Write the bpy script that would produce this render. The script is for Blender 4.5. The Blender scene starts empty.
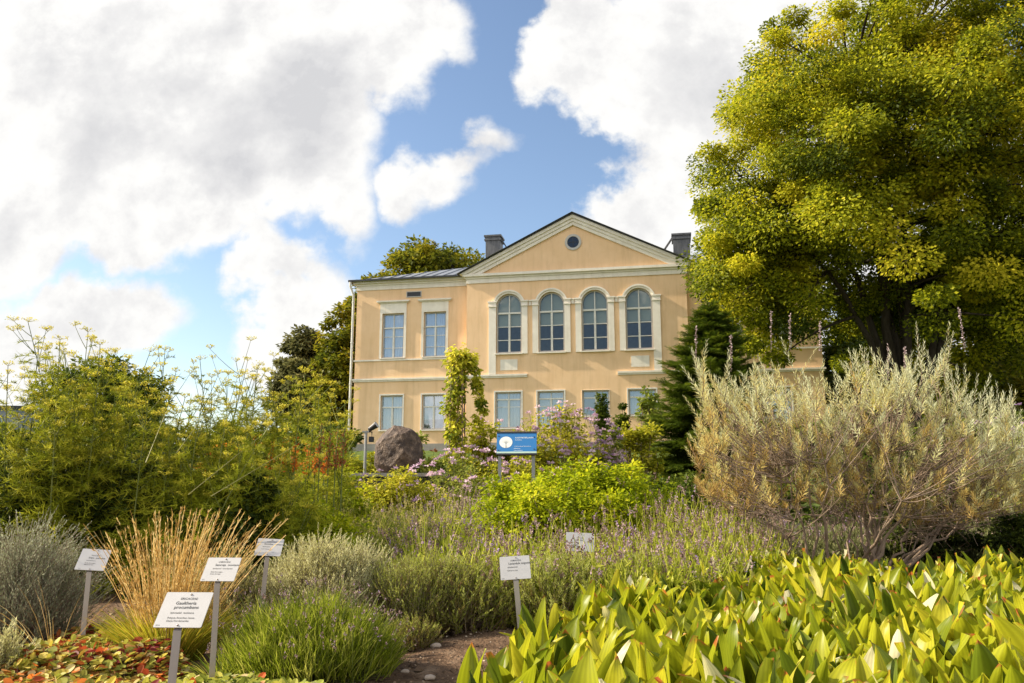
import bpy, bmesh, math, random
import numpy as np
from mathutils import Vector
R_ = math.radians
rng = np.random.default_rng(7)
sc = bpy.context.scene
COL = sc.collection

# ------------------------------------------------------------------ camera
FPX = 796.0; CAM_H = 0.85; PITCH = R_(9.9)
cam_d = bpy.data.cameras.new('camera'); cam = bpy.data.objects.new('camera', cam_d); COL.objects.link(cam)
cam.location = (0, 0, CAM_H); cam.rotation_euler = (R_(90) + PITCH, 0, 0)
cam_d.sensor_width = 36; cam_d.lens = FPX / 1024 * 36; cam_d.clip_end = 3000; cam_d.clip_start = .05
sc.camera = cam
FW = np.array([0, math.cos(PITCH), math.sin(PITCH)]); UP = np.array([0, -math.sin(PITCH), math.cos(PITCH)])
def ray(px, py): return FW + np.array([1., 0, 0]) * (px - 512) / FPX + UP * (341.5 - py) / FPX
def at(px, py, Y):
    """measured point of the photograph at distance Y"""
    r = ray(px, py); return np.array([0, 0, CAM_H]) + r * Y / r[1]

# ------------------------------------------------------------------ sun, sky, exposure
SUN = np.array([-.84, .09, .55]); SUN = SUN / np.linalg.norm(SUN)
SUN_EL = math.asin(SUN[2]); SUN_AZ = math.atan2(SUN[0], SUN[1])
sd = bpy.data.lights.new('sun', 'SUN'); sun = bpy.data.objects.new('sun', sd); COL.objects.link(sun)
sd.energy = 5.0; sd.angle = R_(.6); sd.color = (1.0, .88, .70)
sun.rotation_euler = Vector(SUN).to_track_quat('Z', 'Y').to_euler(); sun.location = (-20, -20, 30)
sc.view_settings.view_transform = 'Standard'; sc.view_settings.look = 'None'
sc.view_settings.gamma = 1; sc.view_settings.use_curve_mapping = False
sc.view_settings.exposure = 1.12

W = bpy.data.worlds.new('World'); sc.world = W; W.use_nodes = True
def build_world():
    nt = W.node_tree; nt.nodes.clear(); L = nt.links; N = nt.nodes.new
    def math_(op, a, b=None, clamp=False):
        n = N('ShaderNodeMath'); n.operation = op; n.use_clamp = clamp
        for i, v in enumerate((a, b)):
            if v is None: continue
            if isinstance(v, (int, float)): n.inputs[i].default_value = v
            else: L.new(v, n.inputs[i])
        return n.outputs[0]
    def vec(op, a, b=None):
        n = N('ShaderNodeVectorMath'); n.operation = op
        for i, v in enumerate((a, b)):
            if v is None: continue
            if isinstance(v, (tuple, list)): n.inputs[i].default_value = v
            else: L.new(v, n.inputs[i])
        return n.outputs['Value'] if op in ('LENGTH', 'DOT_PRODUCT') else n.outputs[0]
    def smooth(x, a, b):
        n = N('ShaderNodeMapRange'); n.interpolation_type = 'SMOOTHSTEP'
        n.inputs[1].default_value = a; n.inputs[2].default_value = b
        L.new(x, n.inputs[0]); return n.outputs[0]
    def noise(v, scale, detail, rough, dist=0.):
        n = N('ShaderNodeTexNoise'); n.noise_dimensions = '3D'
        n.inputs['Scale'].default_value = scale; n.inputs['Detail'].default_value = detail
        n.inputs['Roughness'].default_value = rough; n.inputs['Distortion'].default_value = dist
        L.new(v, n.inputs['Vector']); return n
    def comb(x, y, z):
        n = N('ShaderNodeCombineXYZ')
        for i, v in enumerate((x, y, z)):
            if isinstance(v, (int, float)): n.inputs[i].default_value = v
            else: L.new(v, n.inputs[i])
        return n.outputs[0]
    tc = N('ShaderNodeTexCoord'); d = tc.outputs['Generated']
    s = N('ShaderNodeSeparateXYZ'); L.new(d, s.inputs[0])
    yy = math_('MAXIMUM', s.outputs[1], .12)
    g0 = comb(math_('DIVIDE', s.outputs[0], yy), math_('DIVIDE', s.outputs[2], yy), 0.)
    def G(px, py):
        r = ray(px, py); return (r[0] / r[1], r[2] / r[1])
    clouds = [(-60,60,190,260),(110,60,260,150),(250,40,165,120),(360,20,100,90),(430,25,50,48),(300,120,90,110),(225,150,100,90),(120,200,135,62),
              (-10,215,110,85),(15,335,62,52),(118,326,80,46),(60,300,40,26),(60,385,120,40),(300,300,62,64),(290,365,75,50),(345,200,40,58),(265,270,36,40),
              (398,180,36,22),(437,172,45,24),(492,138,24,17),(466,155,32,20),(410,190,30,18),(590,45,72,62),(640,110,52,80),(700,90,130,140),(668,200,75,62),(640,225,58,26),
              (850,120,160,200),(1010,190,110,130),(1150,300,200,260),(487,240,8,6),(508,237,5,5),(560,15,38,34),(-120,420,180,160),(980,400,70,35),(720,330,140,70),
              (180,415,110,26)]
    greys = [(380,115,130,90,.8),(290,170,150,95,.95),(180,215,140,62,.85),(90,270,120,36,.6),(40,330,95,34,.45),(110,130,90,60,.35),(770,110,130,110,.75),(690,60,90,60,.4),
             (700,250,70,60,.5),(450,45,50,50,.6),(300,360,60,26,.4),(325,95,60,50,.6),(960,250,90,60,.5),(40,50,60,60,.35)]
    def field(v, lst, soft=False):
        acc = None
        for b in lst:
            cx, cz = G(b[0], b[1]); x1, z1 = G(b[0] + b[2], b[1] - b[3])
            rx, rz = abs(x1 - cx), abs(z1 - cz)
            w = b[4] if soft else 1.
            q = vec('MULTIPLY', vec('SUBTRACT', v, (cx, cz, 0)), (1 / rx, 1 / rz, 0))
            val = math_('SUBTRACT', 1., vec('LENGTH', q))
            if soft: val = math_('MULTIPLY', math_('MAXIMUM', val, 0.), w)
            if not soft:
                # scale back to picture-space distance so every edge has the same raggedness
                val = math_('MULTIPLY', val, min(rx, rz) * 6.)
            acc = val if acc is None else math_('ADD' if soft else 'MAXIMUM', acc, val)
        return acc
    def warp(g, off):
        v = vec('ADD', g, off)
        n1 = noise(v, 5., 9., .56); n2 = noise(v, 17., 5., .6)
        a = vec('MULTIPLY', vec('SUBTRACT', n1.outputs['Color'], (.5, .5, .5)), (.16, .16, 0))
        b = vec('MULTIPLY', vec('SUBTRACT', n2.outputs['Color'], (.5, .5, .5)), (.045, .045, 0))
        return vec('ADD', g, vec('ADD', a, b)), n1.outputs['Fac']
    gw, nf = warp(g0, (3.1, 1.7, .4))
    F = field(gw, clouds)
    F = math_('ADD', F, math_('MULTIPLY', math_('SUBTRACT', nf, .5), 1.15))
    # behind and beside the view: free cloud field in world directions
    nb = noise(d, 2.6, 7., .55)
    back = smooth(s.outputs[1], .36, .16)
    fb = math_('MULTIPLY', math_('SUBTRACT', nb.outputs['Fac'], .47), 5.)
    mx = N('ShaderNodeMix'); mx.data_type = 'FLOAT'; L.new(back, mx.inputs[0]); L.new(F, mx.inputs[2]); L.new(fb, mx.inputs[3]); F = mx.outputs[0]
    mask = smooth(F, -.03, .15)
    # relief: broad noise compared with itself a step towards the sun
    nA = noise(vec('ADD', g0, (1.3, .2, .9)), 6.5, 7., .6); nB = noise(vec('ADD', g0, (1.3 - .028, .2 + .028, .9)), 6.5, 7., .6)
    rel = math_('SUBTRACT', nA.outputs['Fac'], nB.outputs['Fac'])
    g2 = vec('ADD', g0, vec('MULTIPLY', vec('SUBTRACT', nA.outputs['Color'], (.5, .5, .5)), (.22, .22, 0)))
    gr = field(g2, greys, True)
    gr = math_('MULTIPLY', gr, smooth(F, .1, .7))
    nC = noise(vec('ADD', g0, (4.3, 2.2, .3)), 4.2, 3., .5)
    gr = math_('ADD', gr, math_('MULTIPLY', math_('SUBTRACT', .56, nC.outputs['Fac']), .9))
    gr = math_('SUBTRACT', gr, math_('MULTIPLY', rel, 2.4))
    gr = math_('ADD', gr, math_('MULTIPLY', smooth(F, .1, 1.6), .16))
    ramp = N('ShaderNodeValToRGB'); L.new(gr, ramp.inputs[0]); e = ramp.color_ramp
    e.elements[0].position = 0.0; e.elements[0].color = (.605, .60, .585, 1)
    e.elements[1].position = .85; e.elements[1].color = (.40, .40, .41, 1)
    e.interpolation = 'B_SPLINE'
    k = e.elements.new(.3); k.color = (.53, .525, .52, 1)
    sky = N('ShaderNodeTexSky'); sky.sky_type = 'NISHITA'; sky.sun_disc = False
    sky.sun_elevation = SUN_EL; sky.sun_rotation = SUN_AZ; sky.air_density = 1.; sky.dust_density = .9; sky.ozone_density = 1.2
    b1 = N('ShaderNodeBackground'); L.new(sky.outputs[0], b1.inputs[0]); b1.inputs[1].default_value = .092
    # unseen clouds behind and beside the view made brighter, to light the shaded facade
    st = math_('ADD', math_('MULTIPLY', smooth(vec('DOT_PRODUCT', d, (float(-SUN[0]), float(-SUN[1]) , 0.)), -.1, .9), .0), .80)
    st = math_('ADD', st, math_('MULTIPLY', back, .58))
    b2 = N('ShaderNodeBackground'); L.new(ramp.outputs[0], b2.inputs[0]); L.new(st, b2.inputs[1])
    m = N('ShaderNodeMixShader'); L.new(mask, m.inputs[0]); L.new(b1.outputs[0], m.inputs[1]); L.new(b2.outputs[0], m.inputs[2])
    out = N('ShaderNodeOutputWorld'); L.new(m.outputs[0], out.inputs[0])
build_world()
W.cycles.sampling_method = 'MANUAL'; W.cycles.sample_map_resolution = 512

# ------------------------------------------------------------------ helpers: naming
def tag(o, label=None, cat=None, group=None, kind=None):
    if label: o['label'] = label
    if cat: o['category'] = cat
    if group: o['group'] = group
    if kind: o['kind'] = kind
    return o
def empty(name, loc, rz=0., label=None, cat=None, group=None):
    o = bpy.data.objects.new(name, None); COL.objects.link(o); o.location = [float(v) for v in loc]; o.rotation_euler = (0, 0, rz)
    o.empty_display_size = .2
    return tag(o, label, cat, group)
def copy_tree(o, parent=None):
    c = o.copy(); COL.objects.link(c); c.parent = parent
    for ch in list(o.children):
        copy_tree(ch, c)
    return c

# ------------------------------------------------------------------ helpers: mesh accumulator
class MB:
    """collects quads and triangles; build() links them as ONE mesh object"""
    def __init__(s): s.v = []; s.f = []; s.lc = []; s.m = []; s.n = 0; s.key = 0
    def add(s, v, f, lc=None, mat=0):
        v = np.asarray(v, float).reshape(-1, 3); f = np.asarray(f, int)
        if lc is None: lc = np.zeros((len(v), 3))
        s.v.append(v); s.lc.append(np.asarray(lc, float).reshape(-1, 3)); s.f.append(f + s.n); s.m.append(np.full(len(f), mat)); s.n += len(v)
        return s
    def box(s, a, b, mat=0):
        x0, y0, z0 = a; x1, y1, z1 = b
        v = [(x0,y0,z0),(x1,y0,z0),(x1,y1,z0),(x0,y1,z0),(x0,y0,z1),(x1,y0,z1),(x1,y1,z1),(x0,y1,z1)]
        f = [(0,3,2,1),(4,5,6,7),(0,1,5,4),(1,2,6,5),(2,3,7,6),(3,0,4,7)]
        return s.add(v, f, None, mat)
    def prism(s, poly, y0, y1, mat=0):
        """polygon in (x, z), extruded from y0 (front) to y1; convex or quad strips only"""
        n = len(poly); v = [(p[0], y0, p[1]) for p in poly] + [(p[0], y1, p[1]) for p in poly]
        k = s.n
        s.add(v, [(i, (i + 1) % n, n + (i + 1) % n, n + i) for i in range(n)], None, mat)
        t = [(0, i, i + 1) for i in range(1, n - 1)]
        s.f.append(np.array(t) + k); s.m.append(np.full(len(t), mat))
        t2 = [(n, n + i + 1, n + i) for i in range(1, n - 1)]
        s.f.append(np.array(t2) + k); s.m.append(np.full(len(t2), mat))
        return s
    def build(s, name, mats, parent=None, smooth=False, loc=None):
        me = bpy.data.meshes.new(name)
        V = np.concatenate(s.v); LC = np.concatenate(s.lc)
        loops = np.concatenate([f.ravel() for f in s.f]); cnt = np.concatenate([np.full(len(f), f.shape[1]) for f in s.f])
        mi = np.concatenate(s.m)
        me.vertices.add(len(V)); me.vertices.foreach_set('co', V.astype(np.float32).ravel())
        me.loops.add(len(loops)); me.loops.foreach_set('vertex_index', loops.astype(np.int32))
        me.polygons.add(len(cnt)); st = np.concatenate([[0], np.cumsum(cnt)[:-1]])
        me.polygons.foreach_set('loop_start', st.astype(np.int32)); me.polygons.foreach_set('loop_total', cnt.astype(np.int32))
        if not isinstance(mats, (list, tuple)): mats = [mats]
        for m in mats: me.materials.append(m)
        me.polygons.foreach_set('material_index', mi.astype(np.int32))
        me.polygons.foreach_set('use_smooth', np.full(len(cnt), bool(smooth)))
        at_ = me.attributes.new('lc', 'FLOAT_VECTOR', 'POINT'); at_.data.foreach_set('vector', LC.astype(np.float32).ravel())
        me.update(calc_edges=True); me.validate()
        o = bpy.data.objects.new(name, me); COL.objects.link(o)
        if parent: o.parent = parent
        if loc is not None: o.location = loc
        return o
def nrm(a): return a / np.maximum(np.linalg.norm(a, axis=-1, keepdims=True), 1e-9)
def rdir(n, r=rng): return nrm(r.normal(size=(n, 3)))
def basis(y, z):
    """rotation matrices with local Y along y and local Z near z"""
    y = nrm(y); x = nrm(np.cross(y, z)); z = np.cross(x, y)
    return np.stack([x, y, z], axis=-1)
def inst(mb, tv, tf, P, Rm, S, rnd, tlc=None, mat=0):
    tv = np.asarray(tv, float); tf = np.asarray(tf); N = len(P); S = np.asarray(S, float)
    if S.ndim == 1: S = np.repeat(S[:, None], 3, 1)
    v = np.einsum('nij,nkj->nki', Rm, tv[None] * S[:, None, :]) + P[:, None, :]
    f = tf[None] + (np.arange(N) * len(tv))[:, None, None]
    lc = np.zeros((N, len(tv), 3))
    if tlc is not None: lc[:, :, :2] = np.asarray(tlc)[None]
    lc[:, :, 2] = np.asarray(rnd)[:, None]
    mb.add(v.reshape(-1, 3), f.reshape(-1, tf.shape[1]), lc.reshape(-1, 3), mat)
LEAF_V = [(0,0,0),(-.34,.42,.07),(.34,.42,.07),(0,1,0),(0,.5,-.02)]; LEAF_F = [(0,4,1),(4,3,1),(0,2,4),(4,2,3)]
ROUND_V = [(0,0,0),(-.27,.22,.05),(-.36,.55,.07),(-.22,.86,.04),(0,1,0),(.22,.86,.04),(.36,.55,.07),(.27,.22,.05),(0,.5,-.02)]; ROUND_F = [(8,0,1),(8,1,2),(8,2,3),(8,3,4),(8,4,5),(8,5,6),(8,6,7),(8,7,0)]; ROUND_LC = [(0,0),(-.8,.2),(-1,.5),(-.6,.85),(0,1),(.6,.85),(1,.5),(.8,.2),(0,.5)]
LEAF_LC = [(0,0),(-1,.42),(1,.42),(0,1),(0,.5)]
DIAM_V = [(0,0,0),(-.3,.5,.05),(.3,.5,.05),(0,1,0)]; DIAM_F = [(0,3,1),(0,2,3)]; DIAM_LC = [(0,0),(-1,.5),(1,.5),(0,1)]
NARROW_V = [(0,0,0),(-.07,.5,.0),(.07,.5,.0),(0,1,.02)]
def tubes(mb, P, r, rnd, sides=4, mat=0):
    """P (N,K,3) centre lines, r (N,K) radii"""
    P = np.asarray(P, float); N, K, _ = P.shape; r = np.broadcast_to(r, (N, K)); rnd = np.broadcast_to(rnd, (N,))
    T = np.zeros_like(P); T[:, 1:-1] = P[:, 2:] - P[:, :-2]; T[:, 0] = P[:, 1] - P[:, 0]; T[:, -1] = P[:, -1] - P[:, -2]; T = nrm(T)
    ref = np.where(np.abs(T[:, :1, 2:3]) > .9, np.array([[[1., 0, 0]]]), np.array([[[0, 0, 1.]]]))
    a = nrm(np.cross(T, np.broadcast_to(ref, T.shape))); b = np.cross(T, a)
    th = np.arange(sides) * 2 * math.pi / sides
    v = P[:, :, None] + r[:, :, None, None] * (a[:, :, None] * np.cos(th)[None, None, :, None] + b[:, :, None] * np.sin(th)[None, None, :, None])
    idx = np.arange(N * K * sides).reshape(N, K, sides)
    q = np.stack([idx[:, :-1], np.roll(idx, -1, 2)[:, :-1], np.roll(idx, -1, 2)[:, 1:], idx[:, 1:]], -1).reshape(-1, 4)
    lc = np.zeros((N, K, sides, 3)); lc[..., 1] = np.linspace(0, 1, K)[None, :, None]; lc[..., 2] = rnd[:, None, None]
    mb.add(v.reshape(-1, 3), q, lc.reshape(-1, 3), mat)
def curves(P0, D, Ln, bend, K=4):
    """N curved centre lines"""
    t = np.linspace(0, 1, K)[None, :, None]; Ln = np.asarray(Ln, float).reshape(-1, 1, 1)
    return P0[:, None] + D[:, None] * Ln * t + np.asarray(bend)[:, None] * Ln * t * t
def ribbons(mb, P, w, rnd, side=None, mat=0, taper=True, r=rng):
    P = np.asarray(P, float); N, K, _ = P.shape
    T = nrm(P[:, -1] - P[:, 0])
    if side is None: side = nrm(np.cross(T, rdir(N, r)))
    w = np.broadcast_to(np.asarray(w, float).reshape(-1, 1), (N, 1)) * np.ones((1, K))
    if taper: w = w * np.sqrt(np.maximum(0.03, 1 - np.linspace(0, 1, K)[None] ** 1.6))
    v = np.stack([P - side[:, None] * w[..., None] / 2, P + side[:, None] * w[..., None] / 2], 2)
    idx = np.arange(N * K * 2).reshape(N, K, 2)
    q = np.stack([idx[:, :-1, 0], idx[:, :-1, 1], idx[:, 1:, 1], idx[:, 1:, 0]], -1).reshape(-1, 4)
    lc = np.zeros((N, K, 2, 3)); lc[..., 0] = np.array([-1, 1])[None, None]; lc[..., 1] = np.linspace(0, 1, K)[None, :, None]
    lc[..., 2] = np.broadcast_to(rnd, (N,))[:, None, None]
    mb.add(v.reshape(-1, 3), q, lc.reshape(-1, 3), mat)

# ------------------------------------------------------------------ materials
MATS = {}
def new_mat(name):
    m = bpy.data.materials.new(name); m.use_nodes = True; m.node_tree.nodes.clear(); MATS[name] = m; return m, m.node_tree.nodes.new, m.node_tree.links
def ramp_(N, stops):
    r = N('ShaderNodeValToRGB'); e = r.color_ramp
    while len(e.elements) > 1: e.elements.remove(e.elements[-1])
    e.elements[0].position = stops[0][0]; e.elements[0].color = (*stops[0][1], 1)
    for p, c in stops[1:]:
        k = e.elements.new(p); k.color = (*c, 1)
    return r
def leafmat(name, stops, trans=.35, rough=.5, tips=None, vein=False, nscale=None, spec=.12):
    """leaf colour by a random value stored per leaf; a share of the light passes through"""
    m, N, L = new_mat(name)
    a = N('ShaderNodeAttribute'); a.attribute_name = 'lc'; s = N('ShaderNodeSeparateXYZ'); L.new(a.outputs['Vector'], s.inputs[0])
    r = ramp_(N, stops); fac = s.outputs[2]
    if nscale:
        tc = N('ShaderNodeTexCoord'); nz = N('ShaderNodeTexNoise'); nz.inputs['Scale'].default_value = nscale; nz.inputs['Detail'].default_value = 2
        L.new(tc.outputs['Object'], nz.inputs['Vector'])
        ad = N('ShaderNodeMath'); ad.operation = 'MULTIPLY_ADD'; L.new(nz.outputs['Fac'], ad.inputs[0]); ad.inputs[1].default_value = .9; L.new(fac, ad.inputs[2])
        sb = N('ShaderNodeMath'); sb.operation = 'SUBTRACT'; L.new(ad.outputs[0], sb.inputs[0]); sb.inputs[1].default_value = .45; fac = sb.outputs[0]
    L.new(fac, r.inputs[0]); col = r.outputs[0]
    if vein:
        # pale lengthwise veins, blotches
        w = N('ShaderNodeMath'); w.operation = 'MULTIPLY'; L.new(s.outputs[0], w.inputs[0]); w.inputs[1].default_value = 17.
        sn = N('ShaderNodeMath'); sn.operation = 'SINE'; L.new(w.outputs[0], sn.inputs[0])
        mr = N('ShaderNodeMapRange'); L.new(sn.outputs[0], mr.inputs[0]); mr.inputs[1].default_value = -1; mr.inputs[3].default_value = .86; mr.inputs[4].default_value = 1.08
        mx = N('ShaderNodeMix'); mx.data_type = 'RGBA'; mx.blend_type = 'MULTIPLY'; mx.inputs[0].default_value = 1.; L.new(col, mx.inputs[6]); L.new(mr.outputs[0], mx.inputs[7]); col = mx.outputs[2]
    if tips and vein: pass
    if tips:
        # withered tip and margin on some leaves
        tc = N('ShaderNodeTexCoord'); nz = N('ShaderNodeTexNoise'); nz.inputs['Scale'].default_value = 14; nz.inputs['Detail'].default_value = 3; L.new(tc.outputs['Object'], nz.inputs['Vector'])
        x2 = N('ShaderNodeMath'); x2.operation = 'MULTIPLY_ADD'; L.new(nz.outputs['Fac'], x2.inputs[0]); x2.inputs[1].default_value = .75; ab = N('ShaderNodeMath'); ab.operation = 'ABSOLUTE'; L.new(s.outputs[0], ab.inputs[0]); pw = N('ShaderNodeMath'); pw.operation = 'POWER'; L.new(ab.outputs[0], pw.inputs[0]); pw.inputs[1].default_value = 5.; pq = N('ShaderNodeMath'); pq.operation = 'MULTIPLY_ADD'; L.new(pw.outputs[0], pq.inputs[0]); pq.inputs[1].default_value = .10; L.new(s.outputs[1], pq.inputs[2]); L.new(pq.outputs[0], x2.inputs[2])
        mr = N('ShaderNodeMapRange'); L.new(x2.outputs[0], mr.inputs[0]); mr.inputs[1].default_value = 1.39; mr.inputs[2].default_value = 1.48
        mx = N('ShaderNodeMix'); mx.data_type = 'RGBA'; L.new(mr.outputs[0], mx.inputs[0]); L.new(col, mx.inputs[6]); mx.inputs[7].default_value = (*tips, 1); col = mx.outputs[2]
    p = N('ShaderNodeBsdfPrincipled'); L.new(col, p.inputs['Base Color']); p.inputs['Roughness'].default_value = rough; p.inputs['Specular IOR Level'].default_value = spec
    t = N('ShaderNodeBsdfTranslucent'); L.new(col, t.inputs[0])
    mx = N('ShaderNodeMixShader'); mx.inputs[0].default_value = trans; L.new(p.outputs[0], mx.inputs[1]); L.new(t.outputs[0], mx.inputs[2])
    o = N('ShaderNodeOutputMaterial'); L.new(mx.outputs[0], o.inputs[0]); return m
def mat(name, c, rough=.7, c2=None, nscale=8., metal=0., bump=0., bscale=None, spec=.4, amount=1., detail=5, streak=None, wear=0.):
    m, N, L = new_mat(name)
    p = N('ShaderNodeBsdfPrincipled'); p.inputs['Roughness'].default_value = rough; p.inputs['Metallic'].default_value = metal; p.inputs['Specular IOR Level'].default_value = spec
    tc = N('ShaderNodeTexCoord')
    mp = N('ShaderNodeMapping'); L.new(tc.outputs['Object'], mp.inputs[0])
    if streak: mp.inputs['Scale'].default_value = streak
    nz = N('ShaderNodeTexNoise'); nz.inputs['Scale'].default_value = nscale; nz.inputs['Detail'].default_value = detail; nz.inputs['Roughness'].default_value = .6; L.new(mp.outputs[0], nz.inputs['Vector'])
    r = ramp_(N, [(.5 - .22 / amount, c), (.5 + .22 / amount, c2 or tuple(x * .8 for x in c))]); L.new(nz.outputs['Fac'], r.inputs[0]); L.new(r.outputs[0], p.inputs['Base Color'])
    if wear:
        # rain streaks and blotches of old paint
        m2 = N('ShaderNodeMapping'); m2.inputs['Scale'].default_value = (2.2, 2.2, .22); L.new(tc.outputs['Object'], m2.inputs[0]); n4 = N('ShaderNodeTexNoise'); n4.inputs['Scale'].default_value = 1.6; n4.inputs['Detail'].default_value = 9; n4.inputs['Roughness'].default_value = .7; L.new(m2.outputs[0], n4.inputs['Vector'])
        r4 = ramp_(N, [(.36, (.80, .78, .74)), (.5, (.97, .96, .95)), (.66, (1, 1, 1))]); L.new(n4.outputs['Fac'], r4.inputs[0]); x4 = N('ShaderNodeMix'); x4.data_type = 'RGBA'; x4.blend_type = 'MULTIPLY'; x4.inputs[0].default_value = wear; L.new(r.outputs[0], x4.inputs[6]); L.new(r4.outputs[0], x4.inputs[7]); L.new(x4.outputs[2], p.inputs['Base Color'])
    if bump:
        n2 = N('ShaderNodeTexNoise'); n2.inputs['Scale'].default_value = bscale or nscale * 6; n2.inputs['Detail'].default_value = 6; L.new(tc.outputs['Object'], n2.inputs['Vector'])
        b = N('ShaderNodeBump'); b.inputs['Strength'].default_value = bump; b.inputs['Distance'].default_value = .02; L.new(n2.outputs['Fac'], b.inputs['Height']); L.new(b.outputs[0], p.inputs['Normal'])
    o = N('ShaderNodeOutputMaterial'); L.new(p.outputs[0], o.inputs[0]); return m
def glassmat(name, tint, refl):
    m, N, L = new_mat(name)
    t = N('ShaderNodeBsdfTransparent'); t.inputs[0].default_value = (*tint, 1); g = N('ShaderNodeBsdfGlossy'); g.inputs['Roughness'].default_value = .03; g.inputs[0].default_value = (.9, .95, 1, 1)
    tc = N('ShaderNodeTexCoord'); nz = N('ShaderNodeTexNoise'); nz.inputs['Scale'].default_value = 1.3; L.new(tc.outputs['Object'], nz.inputs['Vector'])
    b = N('ShaderNodeBump'); b.inputs['Strength'].default_value = .12; b.inputs['Distance'].default_value = .05; L.new(nz.outputs['Fac'], b.inputs['Height']); L.new(b.outputs[0], g.inputs['Normal'])
    x = N('ShaderNodeMixShader'); x.inputs[0].default_value = refl; L.new(t.outputs[0], x.inputs[1]); L.new(g.outputs[0], x.inputs[2])
    o = N('ShaderNodeOutputMaterial'); L.new(x.outputs[0], o.inputs[0]); return m

# ------------------------------------------------------------------ ground
def gz(x, y):
    x = np.asarray(x, float); y = np.asarray(y, float)
    t = np.clip((y - 7) / 29, 0, 1); z = 2.1 * t * t * (3 - 2 * t)
    return z + .012 * np.sin(x * 3.1 + y * 1.7) + .01 * np.sin(x * 7.3 - y * 5.1)
def ground():
    ys = np.concatenate([[-400, -60, -10], np.arange(-3, 9, .09), np.arange(9, 45, 1.), [60, 90, 150, 300, 900]])
    xs = np.concatenate([[-900, -200, -60, -25, -12], np.arange(-7, 7, .09), [12, 25, 60, 200, 900]])
    X, Y = np.meshgrid(xs, ys); Z = gz(X, Y)
    near = (np.abs(X) < 7) & (Y < 9) & (Y > -3)
    Z = Z + near * (rng.normal(size=X.shape) * .006)
    n, k = X.shape; idx = np.arange(n * k).reshape(n, k)
    q = np.stack([idx[:-1, :-1], idx[:-1, 1:], idx[1:, 1:], idx[1:, :-1]], -1).reshape(-1, 4)
    mb = MB(); mb.add(np.stack([X, Y, Z], -1).reshape(-1, 3), q)
    m, N, L = new_mat('ground')
    tc = N('ShaderNodeTexCoord'); s = N('ShaderNodeSeparateXYZ'); L.new(tc.outputs['Object'], s.inputs[0])
    n1 = N('ShaderNodeTexNoise'); n1.inputs['Scale'].default_value = 9; n1.inputs['Detail'].default_value = 8; L.new(tc.outputs['Object'], n1.inputs['Vector'])
    soil = ramp_(N, [(.3, (.055, .032, .019)), (.55, (.13, .082, .05)), (.75, (.21, .145, .095))]); L.new(n1.outputs['Fac'], soil.inputs[0])
    n2 = N('ShaderNodeTexNoise'); n2.inputs['Scale'].default_value = 3; n2.inputs['Detail'].default_value = 6; L.new(tc.outputs['Object'], n2.inputs['Vector'])
    gr = ramp_(N, [(.3, (.05, .085, .015)), (.7, (.11, .14, .03))]); L.new(n2.outputs['Fac'], gr.inputs[0])
    mr = N('ShaderNodeMapRange'); L.new(s.outputs[1], mr.inputs[0]); mr.inputs[1].default_value = 9; mr.inputs[2].default_value = 12
    mx = N('ShaderNodeMix'); mx.data_type = 'RGBA'; L.new(mr.outputs[0], mx.inputs[0]); L.new(soil.outputs[0], mx.inputs[6]); L.new(gr.outputs[0], mx.inputs[7])
    p = N('ShaderNodeBsdfPrincipled'); p.inputs['Roughness'].default_value = .95; p.inputs['Specular IOR Level'].default_value = .1; L.new(mx.outputs[2], p.inputs['Base Color'])
    b = N('ShaderNodeBump'); b.inputs['Distance'].default_value = .03; b.inputs['Strength'].default_value = .8; n3 = N('ShaderNodeTexNoise'); n3.inputs['Scale'].default_value = 45; n3.inputs['Detail'].default_value = 6
    L.new(tc.outputs['Object'], n3.inputs['Vector']); L.new(n3.outputs['Fac'], b.inputs['Height']); L.new(b.outputs[0], p.inputs['Normal'])
    o = N('ShaderNodeOutputMaterial'); L.new(p.outputs[0], o.inputs[0])
    g = mb.build('ground', m, smooth=True); g['kind'] = 'structure'
ground()
# ================================================================== THE BUILDING
FA = R_(11); FORG = np.array([3.107, 39.0, 2.0])
ochre = mat('ochre_plaster', (.82, .575, .355), .9, (.74, .50, .285), nscale=1.1, wear=.55, bump=.25, bscale=60, amount=1.0, spec=.15, detail=8)
cream = mat('cream_trim', (.80, .75, .66), .85, (.70, .64, .55), nscale=2.5, wear=.45, bump=.1, bscale=50, spec=.2)
wframe = mat('window_frame_paint', (.50, .48, .45), .6, (.42, .40, .37), nscale=9, spec=.3)
wframe2 = mat('muntin_paint', (.70, .68, .62), .6, nscale=9)
roofm = mat('roof_sheet_metal', (.33, .34, .35), .38, (.22, .225, .23), nscale=1.5, metal=.55, spec=.5)
darkm = mat('dark_sheet_metal', (.045, .048, .052), .5, (.03, .03, .033), nscale=3, metal=.3)
chimm = mat('chimney_sheet', (.06, .062, .066), .5, (.13, .13, .135), nscale=3.5, metal=.3, streak=(3, 3, .6))
stonem = mat('plinth_stone', (.22, .20, .18), .9, (.3, .28, .25), nscale=4)
blindm = mat('roller_blind', (.30, .31, .27), .9, (.36, .37, .32), nscale=1)
curtm = mat('white_curtain', (.50, .53, .56), .9, (.40, .43, .47), nscale=7, streak=(1, 1, .05))
glassA = glassmat('window_glass', (.7, .76, .74), .09)
glassB = glassmat('sky_window_glass', (.8, .85, .9), .30)
pipem = mat('painted_pipe', (.62, .60, .55), .5, nscale=5)

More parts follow.
